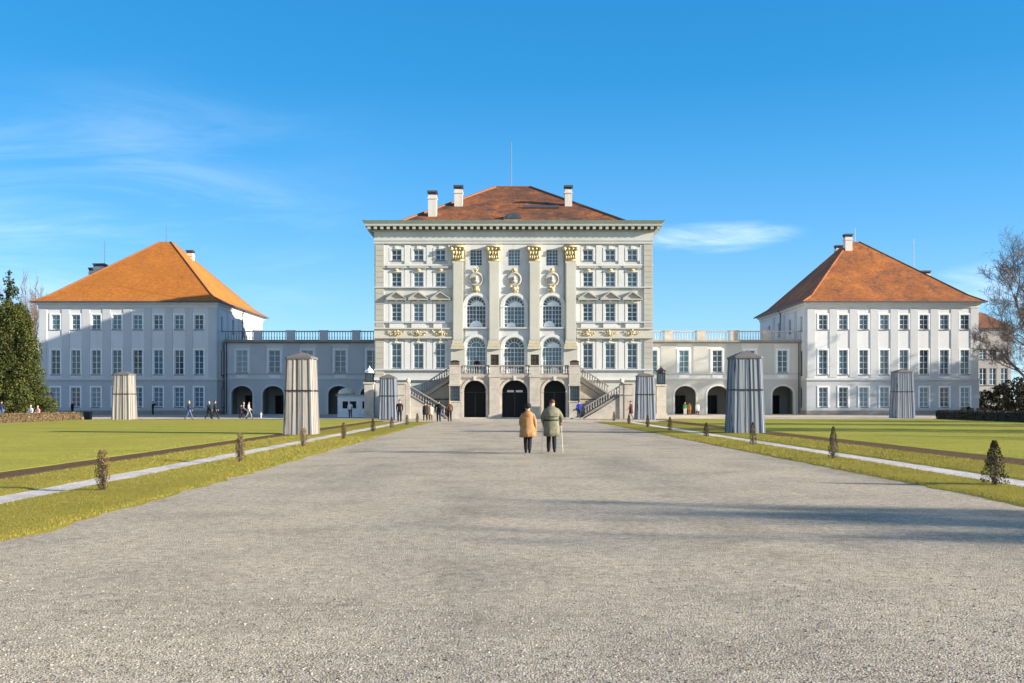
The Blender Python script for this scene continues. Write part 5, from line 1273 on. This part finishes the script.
def smooth(v,a,b):
    n=N(nt,'ShaderNodeMapRange',interpolation_type='SMOOTHSTEP'); nt.links.new(v,n.inputs[0]); n.inputs[1].default_value=a; n.inputs[2].default_value=b; return n.outputs[0]
x,y,z=sp.outputs
yy=math_('MAXIMUM',y,.05); u=math_('DIVIDE',x,yy); v=math_('DIVIDE',z,yy)
cm=N(nt,'ShaderNodeCombineXYZ'); nt.links.new(u,cm.inputs[0]); nt.links.new(v,cm.inputs[1])
mp=N(nt,'ShaderNodeMapping'); mp.inputs['Rotation'].default_value=(0,0,R(12)); mp.inputs['Scale'].default_value=(2.6,13,1); nt.links.new(cm.outputs[0],mp.inputs[0])
n1=noise(nt,mp.outputs[0],1.0,8,.62,.8)
cl=smooth(n1,.40,.80)
ml=math_('MULTIPLY',smooth(u,-.08,-.38),math_('MULTIPLY',smooth(v,.03,.11),smooth(v,.36,.16)))
c1=math_('MULTIPLY',cl,ml)
# lens shaped bright cloud right of the palace roof
du=math_('DIVIDE',math_('SUBTRACT',u,.198),.085); dv=math_('DIVIDE',math_('SUBTRACT',v,math_('MULTIPLY_ADD' if False else 'ADD',math_('MULTIPLY',u,.06),.150)),.014)
rr=math_('ADD',math_('MULTIPLY',du,du),math_('MULTIPLY',dv,dv)); n2=noise(nt,mp.outputs[0],3.0,6,.6,.6)
c2=math_('MULTIPLY',smooth(math_('SUBTRACT',rr,math_('MULTIPLY',n2,1.3)),.9,-.9),smooth(n2,.30,.72))
du=math_('DIVIDE',math_('SUBTRACT',u,.475),.05); dv=math_('DIVIDE',math_('SUBTRACT',v,.115),.02)
c3=math_('MULTIPLY',smooth(n2,.3,.75),smooth(math_('SUBTRACT',math_('ADD',math_('MULTIPLY',du,du),math_('MULTIPLY',dv,dv)),math_('MULTIPLY',n2,1.4)),1.0,-.8))
hz=math_('MULTIPLY',smooth(v,.30,.02),.04)
front=smooth(y,.05,.2)
ct=math_('MULTIPLY',math_('MINIMUM',math_('ADD',math_('ADD',math_('MULTIPLY',c1,.36),math_('MULTIPLY',c2,.55)),math_('ADD',math_('MULTIPLY',c3,.4),hz)),.85),front)
hs=N(nt,'ShaderNodeHueSaturation'); hs.inputs['Saturation'].default_value=1.2; hs.inputs['Value'].default_value=1.0; hs.inputs['Hue'].default_value=.495; nt.links.new(sky.outputs[0],hs.inputs['Color'])
grad=ramp(nt,z,[(0,(1.9,3.3,4.7)),(.07,(1.15,2.75,4.7)),(.16,(.50,2.15,4.5)),(.30,(.08,1.5,3.5)),(.6,(.05,1.0,2.8))])
hp=N(nt,'ShaderNodeHueSaturation'); hp.inputs['Saturation'].default_value=.86; hp.inputs['Value'].default_value=1.12; nt.links.new(sky.outputs[0],hp.inputs['Color'])
base=mix(nt,smooth(y,-.15,.45),hp.outputs[0],mix(nt,.6,hs.outputs[0],grad))
SKYMIX=mix(nt,ct,base,(5.2,5.9,6.8))
nt.links.new(SKYMIX,bg.inputs[0]); bg.inputs[1].default_value=.094

cam=bpy.data.cameras.new('camera'); co=bpy.data.objects.new('camera',cam); COL.objects.link(co)
co.location=(0,0,EYE); co.rotation_euler=(math.pi/2,0,0); cam.sensor_width=36; cam.lens=36*F/1024
cam.shift_x=(512-CX)/1024; cam.shift_y=(CY-341.5)/1024; cam.clip_end=5000; cam.clip_start=.1
SC.camera=co
SC.view_settings.view_transform='Standard'; SC.view_settings.look='None'; SC.view_settings.gamma=1; SC.view_settings.use_curve_mapping=False
SC.view_settings.exposure=1.3
SC.cycles.use_denoising=True
try: SC.cycles.denoiser='OPENIMAGEDENOISE'
except Exception: pass
SC.cycles.max_bounces=6
